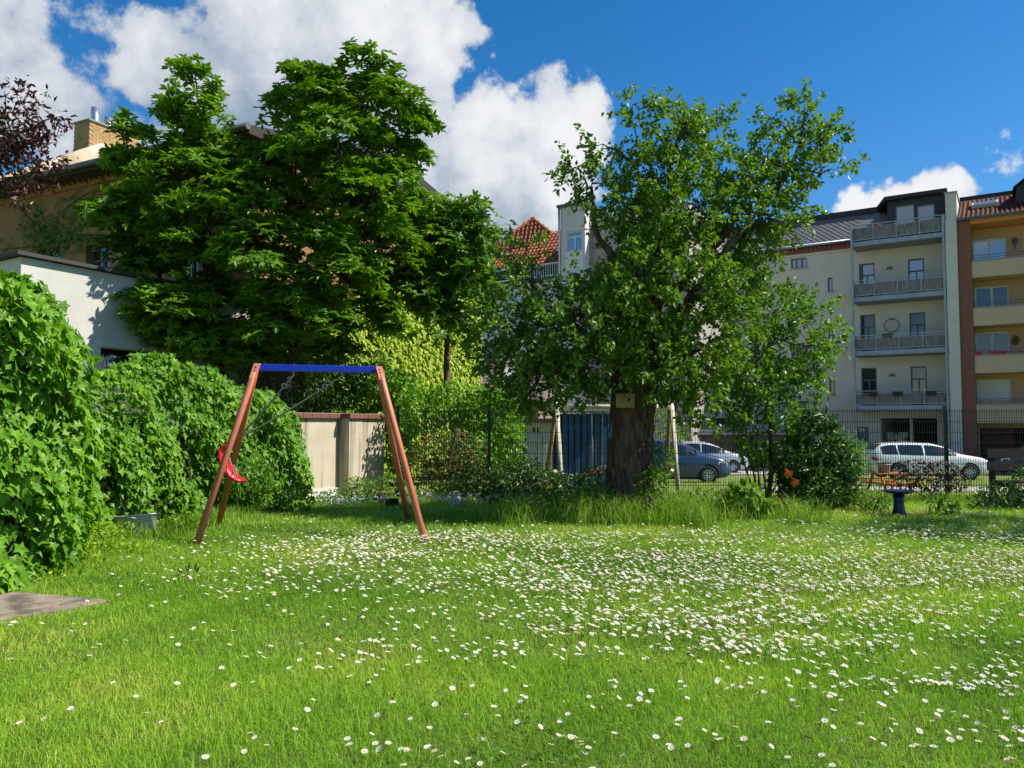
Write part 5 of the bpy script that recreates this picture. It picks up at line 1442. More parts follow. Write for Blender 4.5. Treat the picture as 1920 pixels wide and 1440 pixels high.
# ridged bark plates on the trunk
bk = MB()
for k in range(420):
    z = .25 + 3.3 * rng.random(); th = rng.random() * 2 * math.pi
    u = np.interp(z, [q[0] for q in prof], [q[1] for q in prof]); r = np.interp(z, [q[0] for q in prof], [q[2] for q in prof])
    cx = (u - CU) / FPX * AY - ao[0]; h = .08 + .1 * rng.random(); w = .018 + .02 * rng.random()
    c = np.array([cx + r * math.cos(th), r * math.sin(th), z]); t_ = np.array([-math.sin(th), math.cos(th), 0]); n_ = np.array([math.cos(th), math.sin(th), 0])
    bk.add([c - t_ * w - [0, 0, h] + n_ * .0, c + t_ * w - [0, 0, h * .8] + n_ * .0, c + t_ * w * .8 + [0, 0, h] + n_ * .005, c - t_ * w + [0, 0, h * .9] + n_ * .005, c + n_ * (.022 + .02 * rng.random())],
           [(0, 1, 4), (1, 2, 4), (2, 3, 4), (3, 0, 4)])
bk.build('bark_plates', M_BARK, tro, 'stuff')
V, F = twigs(Pa[::2] - ao, anc, .006, 3); obj('twigs', np_mesh('twigs', np.array(V), np.array(F), mats=[M_TWIG]), app, 'stuff')
# nest box and rope on the trunk
p = at(1172, 753, AY - .44)
nb = thing('nest_box', 'small tan wooden box fixed to the thick trunk', 'nest box', p, R(-6))
m_nb = mat('tan_plywood', (.36, .24, .10), (.28, .18, .07), scale=5, rough=.8, stretch=(1, 1, 4))
MB().box(-.145, .145, -.09, .1, -.1, .1).build('body', m_nb, nb, bevel=.004)
MB().box(-.155, .155, -.11, .11, .102, .122).build('lid', m_nb, nb)
MB().tube([(.06, -.092, .03), (.06, -.088, .03)], .024, 12).build('entrance_hole', M_DARK, nb)
p = at(1200, 764, AY)
rp = thing('green_rope', 'dark green rope slung round the upper trunk beside the nest box', 'rope', (p.x, AY, p.z))
q = []
for k in range(25):
    th = -2.2 + 2.9 * k / 24; r = .385
    q.append(((1186 - CU) / FPX * AY - p.x + r * math.cos(th), r * math.sin(th), .05 * math.sin(k * .5) + (.06 - .09 * k / 24)))
MB().tube(q, .012, 6).build('loop', mat('green_rope', (.01, .09, .09), (.01, .06, .06), scale=30), rp)
MB().lathe([(.004, -.045), (.03, -.03), (.035, .01), (.02, .035), (.004, .04)], 10, origin=(q[-3][0], q[-3][1] - .02, q[-3][2])).build('knot', MATS['green_rope'], rp)

# ------------------------------------------------------------------ young tree at the right, copper tree, shade tree
YT = [(1450, 590, 60, 45), (1510, 600, 48, 36), (1545, 650, 36, 26), (1480, 655, 75, 48), (1400, 660, 55, 50), (1420, 720, 70, 42), (1490, 715, 55, 36), (1380, 760, 46, 30), (1445, 770, 55, 34), (1530, 700, 34, 24), (1410, 820, 36, 34), (1460, 840, 26, 36), (1425, 880, 24, 30)]
yY = 14.0
yt = thing('young_tree', 'slim young tree with light green leaves and thin dark stem by the fence', 'tree', (at(1443, 900, yY).x, yY, 0))
yo = np.array(yt.location); yb2 = px_blobs(YT, yY, .5)
Py, Dy = spray_points(yb2, 16.0, .35, .5, .1)
Pl, A, Nn, rn, _ = twig_leaves(Py, Dy, .32, 13); Ls = .085 + .04 * rng.random(len(Pl))
obj('crown', leaf_mesh('crown', Pl - yo, A, Nn, Ls, Ls * .62, T_FOLD, LM_LIME, rn), yt)
tr = MB(); pts = limb(tr, (0, 0, -.05), (.05, 0, 3.1), .05, .02, 8, 8, .03); anc = [np.array(q) for q in pts[3:]]
for k in range(4):
    limb(tr, (-.05 - .05 * k, .03 * k, -.05), (-.25 - .12 * k, .2 * (k - 1.5), 1.1 + .3 * k), .022, .008, 6, 5, .05)
for c, r in yb2:
    j = np.argmin([np.linalg.norm(a + yo - c) for a in anc[:6]]); pts = limb(tr, anc[j], c - yo, .018, .007, 5, 4); anc += [np.array(q) for q in pts[1:]]
tr.build('trunk', M_BARK, yt)
V, F = twigs(Py[::2] - yo, anc, .006, 3); obj('twigs', np_mesh('twigs', np.array(V), np.array(F), mats=[M_TWIG]), yt, 'stuff')

CT = [(15, 240, 40, 38, 0), (60, 222, 30, 10, 0), (95, 222, 22, 8, 0), (92, 250, 24, 8, .1), (-30, 300, 75, 60, .2), (30, 300, 36, 26, 0), (75, 300, 22, 8, -.1), (40, 345, 28, 14, 0), (10, 180, 16, 24, .1), (-60, 220, 60, 60, .2), (15, 365, 20, 14, .1), (75, 320, 16, 7, .1)]
cY = 7.4
ct = thing('copper_plum_tree', 'dark copper-red leaved branches reaching in at the upper left edge', 'tree', (-6.9, 6.6, 0))
co_ = np.array(ct.location); cb2 = px_blobs(CT, cY, .2)
Pc, Dc = spray_points(cb2, 60.0, .3, .6, 0)
Pl, A, Nn, rn, _ = twig_leaves(Pc, Dc + np.array([.5, 0, 0]), .22, 12, .35); Ls = .055 + .03 * rng.random(len(Pl))
obj('crown', leaf_mesh('crown', Pl - co_, A, Nn, Ls, Ls * .42, T_FOLD, LM_RED, rn), ct)
tr = MB(); pts = limb(tr, (0, 0, -.05), (.3, .6, 4.3), .12, .05, 9, 8, .05); anc = [np.array(q) for q in pts[5:]]
for c, r in cb2:
    pts = limb(tr, anc[-1 - (int(c[0] * 7) % 3)], c - co_, .02, .006, 5, 5); anc += [np.array(q) for q in pts[1:]]
tr.build('trunk', M_BARK, ct)
V, F = twigs(Pc[::2] - co_, anc, .005, 3); obj('twigs', np_mesh('twigs', np.array(V), np.array(F), mats=[M_TWIG]), ct, 'stuff')

st = thing('shade_tree', 'leafy tree just beyond the right edge shading the lawn corner', 'tree', (11.9, 10.3, 0))
sto = np.array(st.location)
sbl = [(np.array([11.9 + dx, 10.3 + dy, z]), np.array([r, r, r * .8])) for dx, dy, z, r in ((0, 0, 5.2, 1.6), (-.8, .9, 4.6, 1.2), (.9, -.7, 5.0, 1.3), (-.2, -1.0, 4.2, 1.1), (.5, 1.1, 6.0, 1.1), (0, .2, 6.4, 1.1))]
Ps, Ds = spray_points(sbl, 5.0, .4, .5)
Pl, A, Nn, rn, _ = twig_leaves(Ps, Ds, .4, 16); Ls = .11 + .04 * rng.random(len(Pl))
obj('crown', leaf_mesh('crown', Pl - sto, A, Nn, Ls, Ls * .6, T_FOLD, LM_APP, rn), st)
tr = MB(); pts = limb(tr, (0, 0, -.05), (0, 0, 5.5), .16, .04, 9, 8, .03)
for c, r in sbl: limb(tr, pts[4], c - sto, .05, .015, 6, 4)
tr.build('trunk', M_BARK, st)

# ------------------------------------------------------------------ ivy over the garden wall
def ivy_leaves(path, heights, depth, dens, size, bulge=.18):
    """Leaves over both the face and the top of a thick ivy mantle along a path (face looks to the right)."""
    path = np.array(path); seg = np.linalg.norm(np.diff(path, axis=0), axis=1); s = np.concatenate([[0], np.cumsum(seg)])
    L = s[-1]; hmax = max(heights)
    n = int(L * (hmax + depth) * dens)
    q = rng.random(n) * L; t = rng.random(n) * (hmax + depth)
    px = np.interp(q, s, path[:, 0]); py = np.interp(q, s, path[:, 1]); h = np.interp(q, s, heights)
    tx = np.gradient(path[:, 0], s); ty = np.gradient(path[:, 1], s)
    dx = np.interp(q, s, tx); dy = np.interp(q, s, ty); nl = np.hypot(dx, dy); nx, ny = dy / nl, -dx / nl
    lump = .5 + .5 * np.sin(q * 2.3 + np.sin(t * 2.1) * 1.4) * np.sin(t * 2.9 + q * 1.1 + 1.3) + .25 * np.sin(q * 6.1 + t * 4.7)
    hh = h * (1 + .02 * np.sin(q * 9.0)) + .07 * np.sin(q * 5.3) + .05 * np.sin(q * 11.7 + 1)
    top_ = t > hh; u_ = np.clip(t - hh, 0, depth)
    rnd_r = .28     # rounded shoulder
    z = np.where(top_, hh + .10 * np.sin(u_ / depth * np.pi), t)
    out = np.where(top_, -u_, 0.0) + np.where(top_, 0, bulge * lump - np.clip(1 - (hh - t) / rnd_r, 0, 1) ** 2 * .2)
    z = np.where(~top_ & (hh - t < rnd_r), z - 0.0, z)
    inn = -rng.random(n) ** 1.6 * .24
    P = np.stack([px + nx * (out + inn + .1), py + ny * (out + inn + .1), z + rng.normal(size=n) * .03], 1)
    nz = np.where(top_, .9, .45)
    nrm_ = unit(np.stack([nx * np.where(top_, .35, 1), ny * np.where(top_, .35, 1), nz], 1) + rng.normal(size=(n, 3)) * .33)
    A = np.stack([nx * .4, ny * .4, -np.ones(n)], 1) + rng.normal(size=(n, 3)) * .5
    Lf = size * (.6 + .8 * rng.random(n))
    hole = np.sin(q * 3.7 + t * 2.2) * np.sin(t * 4.1 - q * 1.9 + .7) + .5 * np.sin(q * 9.1 + t * 7.3)
    ok = (P[:, 2] > .02) & ((hole < .62) | (rng.random(n) < .28))
    return P[ok], A[ok], nrm_[ok], Lf[ok], np.clip(.6 * rng.random(ok.sum()) + .3 * lump[ok], 0, 1)
hp = [(-5.95, 8.3), (-5.85, 9.6), (-5.75, 10.6), (-5.5, 11.6), (-5.15, 12.6), (-4.78, 13.8), (-4.4, 14.8), (-4.25, 15.3)]
hh = [1.3, 1.4, 1.72, 2.38, 2.36, 2.08, 1.88, 1.5]
P, A, Nn, Lf, rn = ivy_leaves(hp, hh, .75, 760, .10, .26)
# cut the ragged far edge where the rendered wall shows
iv = thing('ivy_hedge', 'thick glossy ivy mantle over the long garden wall behind the swing', 'ivy', (-5.2, 12, 0))
io = np.array(iv.location)
obj('foliage', leaf_mesh('foliage', P - io, A, Nn, Lf, Lf * 1.05, T_IVY, LM_IVY, rn), iv)
stm = MB()
for k in range(60):
    q = rng.random(); i = q * (len(hp) - 1); j = int(i); f_ = i - j
    x = hp[j][0] * (1 - f_) + hp[min(j + 1, 7)][0] * f_; y = hp[j][1] * (1 - f_) + hp[min(j + 1, 7)][1] * f_
    pts = [(x - io[0] + .05 + .05 * rng.normal(), y - io[1] + .1 * rng.normal(), z) for z in np.linspace(0, 1.5, 6)]
    stm.tube(pts, .012, 5)
stm.build('stem', M_TWIG, iv)
# near ivy-clad corner, with its biggest leaves as single pieces
np_ = [(-5.9, 5.0), (-5.25, 6.0), (-4.72, 7.0), (-4.62, 7.7), (-4.75, 8.35), (-5.3, 8.9), (-5.9, 9.3)]
nh = [2.3, 2.75, 2.8, 2.75, 2.35, 2.1, 1.9]
P, A, Nn, Lf, rn = ivy_leaves(np_, nh, .9, 820, .108, .26)
iv2 = thing('ivy_corner', 'tall ivy-covered corner with large bright leaves at the left edge', 'ivy', (-5.4, 7.4, 0)); i2 = np.array(iv2.location)
camd = np.linalg.norm(P - np.array([0, 0, EYE]), axis=1)
vis = (P[:, 0] / P[:, 1] > -.665) & (camd < 9.0)
score = np.where(vis, Lf / camd, 0); big = np.argsort(-score)[:300]
rest = np.setdiff1d(np.arange(len(P)), big)
fo_ = obj('foliage', leaf_mesh('foliage', P[rest] - i2, A[rest], Nn[rest], Lf[rest], Lf[rest] * 1.05, T_IVY, LM_IVY, rn[rest]), iv2, 'stuff')
variants = []
for k in range(5):
    variants.append(leaf_mesh('leaf', np.zeros((1, 3)), np.array([[0, 1., 0]]), np.array([[0, 0, 1.]]), np.array([1.0]), np.array([1.05 - .05 * k]), T_IVY, LM_IVY, np.array([.2 + .2 * k])))
for i in big:
    a = Vector(A[i]).normalized(); b_ = a.cross(Vector(Nn[i])).normalized(); n_ = b_.cross(a)
    l = obj('leaf', variants[int(rn[i] * 4.99)], iv2)
    M = Matrix((b_, a, n_)).transposed().to_4x4()
    l.matrix_local = Matrix.Translation(Vector(P[i] - i2)) @ M @ Matrix.Scale(float(Lf[i]), 4)
core = MB(); k_ = len(np_)
cp = [(x - .38, y) for x, y in np_[1:-1]]
vs_ = [(x - i2[0], y - i2[1], 0) for x, y in cp] + [(x - i2[0], y - i2[1], h - .35) for (x, y), h in zip(cp, nh[1:-1])]
vs_ += [(-6.9 - i2[0], cp[0][1] - i2[1], 0), (-6.9 - i2[0], cp[-1][1] - i2[1], 0), (-6.9 - i2[0], cp[0][1] - i2[1], 2.2), (-6.9 - i2[0], cp[-1][1] - i2[1], 1.8)]
m5 = len(cp)
fs_ = [(i, i + 1, m5 + i + 1, m5 + i) for i in range(m5 - 1)] + [tuple(range(m5, 2 * m5)) + (2 * m5 + 3, 2 * m5 + 2), (2 * m5, 0, m5, 2 * m5 + 2), (m5 - 1, 2 * m5 + 1, 2 * m5 + 3, 2 * m5 - 1)]
core.add(vs_, fs_); core.build('support_wall', mat('gap_shade_wall', (.09, .075, .06)), iv2)  # near-black core, shade of the leaf gaps put into its colour

# ------------------------------------------------------------------ vine on the side wall and on the front of the ochre house
def on_side(y, z): return fl.o + fl.ax * lx1 + fl.ay * y + Vector((0, 0, z))
n = 42000
yy = 1.5 + rng.random(n) * (D2 - 1.3); zz = rng.random(n) * 6.9
gap = np.sin(yy * 3.1 + zz * 1.7) * np.sin(zz * 2.6 - yy * 1.2 + 2) + .5 * np.sin(yy * 7.7 + zz * 5.1)
lim = 4.0 + (yy - 2.0) * .55
keep = (zz < lim + .4 * np.sin(yy * 4)) & ((gap < .75) | (yy > 5.0)) & (zz < 6.4)
yy, zz = yy[keep], zz[keep]; n = len(yy)
sv = thing('wall_vine', 'yellow-green vine covering the sunlit side wall behind the swing', 'vine', on_side(6, 0)); svo = np.array(sv.location)
P = np.array(fl.o) + np.array(fl.ax)[None] * (lx1 + .03 + .22 * rng.random((n, 1)) ** 1.5) + np.array(fl.ay)[None] * yy[:, None] + np.array([[0, 0, 1.]]) * zz[:, None]
Nn = unit(np.array(fl.ax)[None] * .8 + np.array([[0, 0, .55]]) + rng.normal(size=(n, 3)) * .25)
A = np.array(fl.ax)[None] * .5 + np.array([[0, 0, -.9]]) + rng.normal(size=(n, 3)) * .3
Lf = .12 + .07 * rng.random(n)
obj('foliage', leaf_mesh('foliage', P - svo, A, Nn, Lf, Lf * 1.05, T_LOBED, LM_VINE), sv)
stm = MB()
for k in range(14):
    y0 = 2.5 + k * .55; pts = [on_side(y0 + .3 * math.sin(z * 1.3 + k), z) - sv.location + fl.ax * .03 for z in np.linspace(0, 3.0 + k * .2, 9)]
    stm.tube(pts, [.02 - .0015 * i for i in range(9)], 5)
stm.build('stem', M_TWIG, sv)
py_ = (at(731, 620, 22.2)); 
MB().tube([(lx1 + .1, 4.45, 2.2), (lx1 + .1, 4.45, ze - .1)], .055, 8).build('downpipe', mat('pale_pipe', (.5, .52, .52), rough=.4), oh)
# sparse creeper on the front
fv = thing('wall_creeper', 'thin creeper with scattered leaves on the ochre front wall', 'vine', world_of(fl, fl.hit(110, 400)[0], 0, 5)); fvo = np.array(fv.location)
paths = [[(200, 345), (150, 370), (110, 400), (95, 440), (60, 470)], [(195, 440), (150, 440), (110, 455), (60, 462), (0, 468)], [(60, 380), (80, 410), (120, 445), (150, 450)], [(40, 395), (70, 425), (100, 440)], [(190, 390), (150, 405), (120, 430)], [(35, 420), (75, 440), (110, 458)]]
stm = MB(); PP = []
for pth in paths:
    pts = []
    for u, v in pth:
        x, z = fl.hit(u, v, -.04); pts.append(world_of(fl, x, -.04, z))
    stm.tube([q - fv.location for q in pts], .012, 5)
    for a, b in zip(pts[:-1], pts[1:]):
        for _ in range(60):
            q = a.lerp(b, rng.random()); w = rng.normal(size=2) * .20
            if rng.random() < .62: PP.append(np.array(q + fl.ax * w[0] + Vector((0, 0, w[1] - .05)) - fl.ay * (.02 + .05 * rng.random())))
stm.build('stem', M_TWIG, fv)
P = np.array(PP); n = len(P)
obj('foliage', leaf_mesh('foliage', P - fvo, np.array([[0, 0, -1.]]) + rng.normal(size=(n, 3)) * .4, -np.array(fl.ay)[None] + np.array([[0, 0, .5]]) + rng.normal(size=(n, 3)) * .3, .10 + .06 * rng.random(n), .12, T_LOBED, LM_LIME), fv)

# ------------------------------------------------------------------ shrubs and bed plants
def shrub(name, label, blobs, Y, spread, dens, size, T, lm, cat='shrub', wr=.6, inner=.55, stems=7, zmin=.0, droop=.4, jit=.55, absolute=None):
    bl_ = absolute or px_blobs(blobs, Y, spread)
    P, A, Nn = [], [], []
    for i, (c, r) in enumerate(bl_):
        area = 4 * math.pi * np.mean([r[0] * r[1], r[0] * r[2], r[1] * r[2]])
        n = int(area * dens); d = rand_dirs(n); f = inner + (1.04 - inner) * rng.random((n, 1)) ** .5
        lump = 1 + .10 * np.sin(d[:, :1] * 9 + i) * np.sin(d[:, 2:] * 8 + d[:, 1:2] * 6)
        P.append(c + d * r * f * lump); Nn.append(unit(d + np.array([0, 0, .5]) + rng.normal(size=(n, 3)) * jit))
        A.append(d * .6 + np.array([0, 0, -droop]) + rng.normal(size=(n, 3)) * .6)
    P, A, Nn = map(np.concatenate, (P, A, Nn))
    cx, cyy = np.mean([b[0][0] for b in bl_]), np.mean([b[0][1] for b in bl_]); gz_ = ground_z(cx, cyy)
    ok = P[:, 2] > gz_ + .03; P, A, Nn = P[ok], A[ok], Nn[ok]
    t = thing(name, label, cat, (cx, cyy, gz_)); o_ = np.array(t.location)
    Lf = size * (.65 + .7 * rng.random(len(P)))
    obj('foliage', leaf_mesh('foliage', P - o_, A, Nn, Lf, Lf * wr, T, lm), t)
    sm_ = MB()
    for k in range(stems):
        c, r = bl_[k % len(bl_)]
        limb(sm_, (rng.normal() * .08, rng.normal() * .08, -.03), c - o_ + rng.normal(size=3) * r * .3, .018, .006, 5, 5, .1)
    sm_.build('stem', M_TWIG, t)
    return t
shrub('ivy_bush', 'bushy ivy clump spilling over the top of the rendered wall', [(660, 720, 40, 34), (705, 715, 40, 34), (745, 735, 42, 44), (690, 750, 34, 24), (640, 748, 26, 18), (748, 800, 30, 36), (750, 850, 26, 36)], 18.3, .3, 260, .11, T_LOBED, LM_IVY, wr=1.0)
shrub('climbing_hydrangea', 'rounded green shrub under the vine wall behind the wire fence', [(790, 770, 48, 44), (845, 760, 50, 44), (895, 770, 46, 44), (940, 790, 40, 52), (955, 840, 30, 48), (900, 850, 44, 40), (925, 745, 34, 24)], 17.3, .5, 230, .10, T_FOLD, LM_IVY, wr=.7)
shrub('rose_bush', 'rose bush with reddish young shoots behind the fence post', [(815, 845, 42, 36), (860, 850, 44, 42), (835, 890, 46, 28), (880, 885, 36, 34), (780, 880, 26, 28)], 16.3, .3, 330, .075, T_FOLD, LM_ROSE, wr=.55)
for k, (uu, vv, Y_, lab) in enumerate(((822, 790, 15.9, 'upper red rose bloom above the rose bush'), (868, 822, 15.9, 'red rose bloom on the right shoot of the rose bush'), (795, 826, 15.9, 'red rose bloom at the left of the rose bush'))):
    p = at(uu, vv, Y_)
    t = thing('rose_bloom', lab, 'flower', p, 0, 'red roses')
    for j in range(7):
        a = j * .9; e = MB(); e.lathe([(.004, 0), (.03, .01), (.045, .03), (.04, .05)], 8, origin=(.03 * math.cos(a), .03 * math.sin(a), .01 * (j % 3)))
        e.build('petal', mat('dull_red_petal', (.30, .05, .03), (.22, .03, .02)), t)
    MB().tube([(0, 0, 0), (.02, .1, -.35)], .006, 5).build('stem', M_TWIG, t)
shrub('shade_shrub', 'dark leafy undergrowth at the fence left of the thick trunk', [(905, 900, 50, 26), (960, 905, 50, 26), (1020, 905, 46, 28), (1075, 915, 50, 26), (985, 880, 30, 22), (850, 915, 40, 16), (1000, 935, 50, 20, -.9), (1075, 940, 50, 20, -1.0), (945, 928, 40, 14, -.6), (1120, 905, 34, 30, -.8)], 15.0, .3, 380, .075, T_FOLD, LM_DARKL, wr=.6)
shrub('weed_clump', 'leafy green weeds growing round the foot of the thick trunk', [(1240, 865, 20, 36, .3), (1222, 905, 28, 28, 0), (1115, 930, 40, 22, 0), (1255, 945, 55, 22, .1), (1325, 940, 55, 22, .2), (1185, 968, 46, 14, -.5), (1285, 965, 50, 14, -.2), (1385, 945, 40, 16, .2), (1140, 960, 34, 14, -.4)], 12.3, .2, 400, .07, T_FOLD, LM_LIME, cat='plant', wr=.62)
shrub('rhododendron', 'dark green rhododendron bush by the fence with pale orange blooms', [(1530, 830, 46, 42), (1500, 870, 42, 44), (1560, 870, 42, 44), (1520, 920, 52, 36), (1570, 915, 36, 34), (1490, 915, 30, 36), (1540, 790, 26, 18)], 13.6, .25, 340, .13, T_OVAL, LM_DARKL, wr=.42, droop=.1)
for k, (uu, vv, lab) in enumerate(((1478, 892, 'upper orange bloom on the rhododendron bush'), (1490, 908, 'lower orange bloom on the rhododendron bush'))):
    p = at(uu, vv, 13.0); t = thing('rhododendron_bloom', lab, 'flower', p, 0, 'orange blooms on the rhododendron')
    for j in range(9):
        a = j * 2.4; rr_ = .018 + .006 * j
        e = MB(); e.lathe([(.004, 0), (.016, .02), (.032, .045), (.035, .05)], 7, origin=(rr_ * math.cos(a), rr_ * math.sin(a) * .6, rr_ * math.sin(a)))
        e.build('petal', mat('orange_petal', (.70, .17, .06), (.6, .25, .08)), t)
shrub('acer_shrub', 'dark red cut-leaf maple shrub in front of the white estate car', [(1720, 875, 38, 14), (1765, 880, 34, 14), (1745, 905, 44, 16), (1700, 905, 22, 10), (1790, 905, 26, 16)], 15.0, .25, 330, .06, T_LOBED, leafmat('dark_maple_leaf', [(0, (.025, .008, .010)), (1, (.06, .018, .018))], trans=.2, tcol=.8), wr=.7)
shrub('holly_bush', 'dense dark bush at the right edge of the garden', [(1882, 930, 40, 26), (1930, 912, 34, 40), (1845, 945, 28, 18), (1910, 950, 46, 24)], 13.7, .3, 380, .075, T_FOLD, LM_DARKL, wr=.5)
shrub('fern_clump', 'light fern clump left of the blue bird bath', [(1640, 935, 32, 18), (1665, 948, 22, 14), (1610, 945, 26, 14)], 13.4, .2, 380, .11, T_FOLD, LM_WEED, wr=.2, droop=0)
shrub('hosta_plant', 'small plant with pale broad leaves right of the bird bath', [(1768, 945, 20, 14), (1785, 958, 16, 12)], 12.9, .1, 260, .11, T_OVAL, LM_WEED, cat='plant', wr=.7)
shrub('broadleaf_plant', 'low pale broad-leaved plant at the right of the tall grass', [(1395, 925, 30, 14), (1420, 945, 22, 12)], 12.2, .1, 300, .13, T_OVAL, LM_WEED, cat='plant', wr=.9)
shrub('bed_border_plant', 'low green border plants at the foot of the rendered wall', [(640, 930, 50, 14), (690, 918, 40, 18), (600, 950, 40, 12), (730, 905, 30, 14), (665, 905, 22, 12)], 14.5, .2, 420, .06, T_FOLD, LM_WEED, wr=.6)
shrub('nettle_clump', 'leafy nettle weeds along the foot of the ivy', [(430, 930, 44, 40), (500, 935, 44, 34), (555, 935, 34, 30), (370, 950, 40, 30), (470, 900, 40, 30)], 13.4, .2, 330, .08, T_FOLD, LM_LIME, wr=.55)
shrub('creeping_weed', 'low yellow-green weeds below the near ivy beside the slab', [(70, 1075, 55, 34, -.1), (130, 1040, 60, 36, .6), (180, 1012, 55, 36, 1.4), (215, 1000, 40, 26, 2.2), (120, 1095, 50, 22, -.3), (330, 985, 46, 22, 3.2), (170, 1070, 70, 20, .3), (230, 1035, 60, 16, 1.2), (60, 1100, 50, 20, -.6)], 7.9, .1, 560, .05, T_FOLD, leafmat('yellow_weed_leaf', [(0, (.13, .24, .012)), (.6, (.22, .36, .018)), (1, (.34, .45, .035))], rough=.5, trans=.36, spec=.25), wr=.6, droop=-.1)
shrub('lawn_weed', 'single dark dock plant standing in the lawn', [(357, 1080, 16, 12)], 7.6, 0, 700, .09, T_FOLD, LM_DARKL, cat='plant', wr=.22, stems=3, droop=-.5)
shrub('far_bush', 'bright sunlit bush beyond the parked blue hatchback', None, 0, 0, 60, .16, T_FOLD, LM_WEED, wr=.6, absolute=[(np.array([6.6, 36, .9]), np.array([1.4, 1.2, 1.6])), (np.array([5.2, 36.5, .5]), np.array([1.2, 1., 1.3]))])
shrub('far_shrub', 'leafy shrub against the cream house left of the white estate car', None, 0, 0, 70, .14, T_FOLD, LM_IVY, wr=.6, absolute=[(np.array([13.2, 31, .2]), np.array([.9, .7, 1.1])), (np.array([14.6, 33, .0]), np.array([.7, .6, .8]))])

shrub('shade_fill_bush', 'added dark bush standing in for deep shade under the magnolia behind the hedge', [(430, 705, 60, 40), (500, 715, 60, 50), (570, 720, 60, 55), (630, 730, 45, 50), (690, 690, 40, 40), (540, 770, 60, 40), (620, 780, 40, 40)], 18.0, .4, 200, .09, T_FOLD, LM_DARKL, wr=.4)  # bush added to darken the deeply shaded gap behind the hedge
# ------------------------------------------------------------------ lawn grass, tall grass, daisies
def blades(x, y, h, w, lean, segs, rnd, name, lm, z0=None):
    n = len(x); th = rng.random(n) * 2 * np.pi; d = np.stack([np.cos(th), np.sin(th), np.zeros(n)], 1)
    ph = rng.random(n) * 2 * np.pi; ld = np.stack([np.cos(ph), np.sin(ph), np.zeros(n)], 1) * (lean * h)[:, None]
    z = np.zeros(n) if z0 is None else z0
    base = np.stack([x, y, z], 1)
    W = d * (w * .5)[:, None]
    up = np.array([[0, 0, 1.]])
    if segs == 1:
        V = np.stack([base - W, base + W, base + ld + up * h[:, None]], 1); F = np.array([[0, 1, 2]])
    else:
        mid = base + ld * .28 + up * (h * .6)[:, None]; tip = base + ld + up * (h * (1 - .25 * lean))[:, None]
        V = np.stack([base - W, base + W, mid - W * .8, mid + W * .8, tip], 1); F = np.array([[0, 1, 3], [0, 3, 2], [2, 3, 4]])
    k = V.shape[1]
    FF = (F[None] + (np.arange(n) * k)[:, None, None]).reshape(-1, 3)
    return V.reshape(-1, 3), FF, np.repeat(rnd, len(F))
def patch(x, y):
    return np.clip(.5 + .22 * np.sin(x * 1.3 + y * .7) + .2 * np.sin(x * .6 - y * 1.5 + 1) + .16 * np.sin(x * 3.7 + y * 2.9) + .12 * np.sin(x * 7.1 - y * 5.3), 0, 1)
def slab_free(x, y):
    inside = np.zeros(len(x), bool); m = len(SLAB)
    for i in range(m):
        (x1, y1), (x2, y2) = SLAB[i], SLAB[(i + 1) % m]
        cr = ((y1 > y) != (y2 > y)) & (x < (x2 - x1) * (y - y1) / (y2 - y1 + 1e-12) + x1)
        inside ^= cr
    return ~inside
zones = [(2.4, 5.0, 6600, .0030, 3), (5.0, 7.0, 4300, .0036, 3), (7.0, 10.0, 2300, .005, 3), (10.0, 15.8, 1100, .008, 1)]
Vs, Fs, Rs = [], [], []; off = 0
for y0, y1, dn, w, sg in zones:
    n = int(dn * (.73 * (y1 ** 2 - y0 ** 2) + 3.0 * (y1 - y0)))
    y = np.sqrt(rng.random(n) * (y1 ** 2 - y0 ** 2) + y0 ** 2); x = rng.random(n) * (1.46 * y + 3.0) - (.70 * y + .8)
    ok = slab_free(x, y) & (x > -5.6 + .1 * (y - 8) * (y > 8)); x, y = x[ok], y[ok]; n = len(x)
    pt_ = patch(x, y)
    h = (.030 + .040 * rng.random(n)) * (.75 + .6 * pt_) + .012 * (y > 10)
    yp = np.sin(x * .9 + 1.1 * np.sin(y * .8)) * np.sin(y * 1.25 + .8 * np.sin(x * 1.3)) + .45 * np.sin(x * 4.3 + y * 1.2) * np.sin(y * 3.9 - x)
    rn = np.clip(rng.random(n) * .58 + .40 * (1 - pt_) + .22 * np.clip(yp, -.8, 1) + (rng.random(n) < .04) * .4, 0, 1)
    v_, f_, r_ = blades(x, y, h, w * (.7 + .6 * rng.random(n)), .25 + .75 * rng.random(n), sg, rn, '', None)
    Vs.append(v_); Fs.append(f_ + off); Rs.append(r_); off += len(v_)
go2 = obj('grass', np_mesh('grass', np.concatenate(Vs), np.concatenate(Fs), np.concatenate(Rs), [LM_GRASS]))
tag(go2, 'short sunlit green lawn grass', 'grass', kind='stuff')
# tall grass round the trunk, along the fence and beside the hedge
def gauss(n, cx, cy, sx, sy): return cx + rng.normal(size=n) * sx, cy + rng.normal(size=n) * sy
xs, ys = [], []
for n, cx, cy_, sx, sy in [(int(60 + 120 * rng.random()), 2.0 + rng.normal() * 1.5, 12.1 + rng.normal() * .45, .16, .12) for _ in range(52)]:
    a, b = gauss(n, cx, cy_, sx, sy); xs.append(a); ys.append(b)
n = 2200; xs.append(rng.random(n) * 12 - 2); ys.append(15.1 + rng.normal(size=n) * .3)
n = 1500; xs.append(-4.7 + rng.normal(size=n) * .25); ys.append(10 + rng.random(n) * 4.5)
x = np.concatenate(xs); y = np.concatenate(ys); n = len(x)
dd = np.hypot((x - 2.0) / 2.2, (y - 12.2) / 1.0)
h = .10 + (.10 + .42 * rng.random(n) ** 2.2) * np.clip(1.5 - dd * .55, .35, 1)
v_, f_, r_ = blades(x, y, h, .006 + .006 * rng.random(n), .3 + .6 * rng.random(n), 3, rng.random(n), '', None)
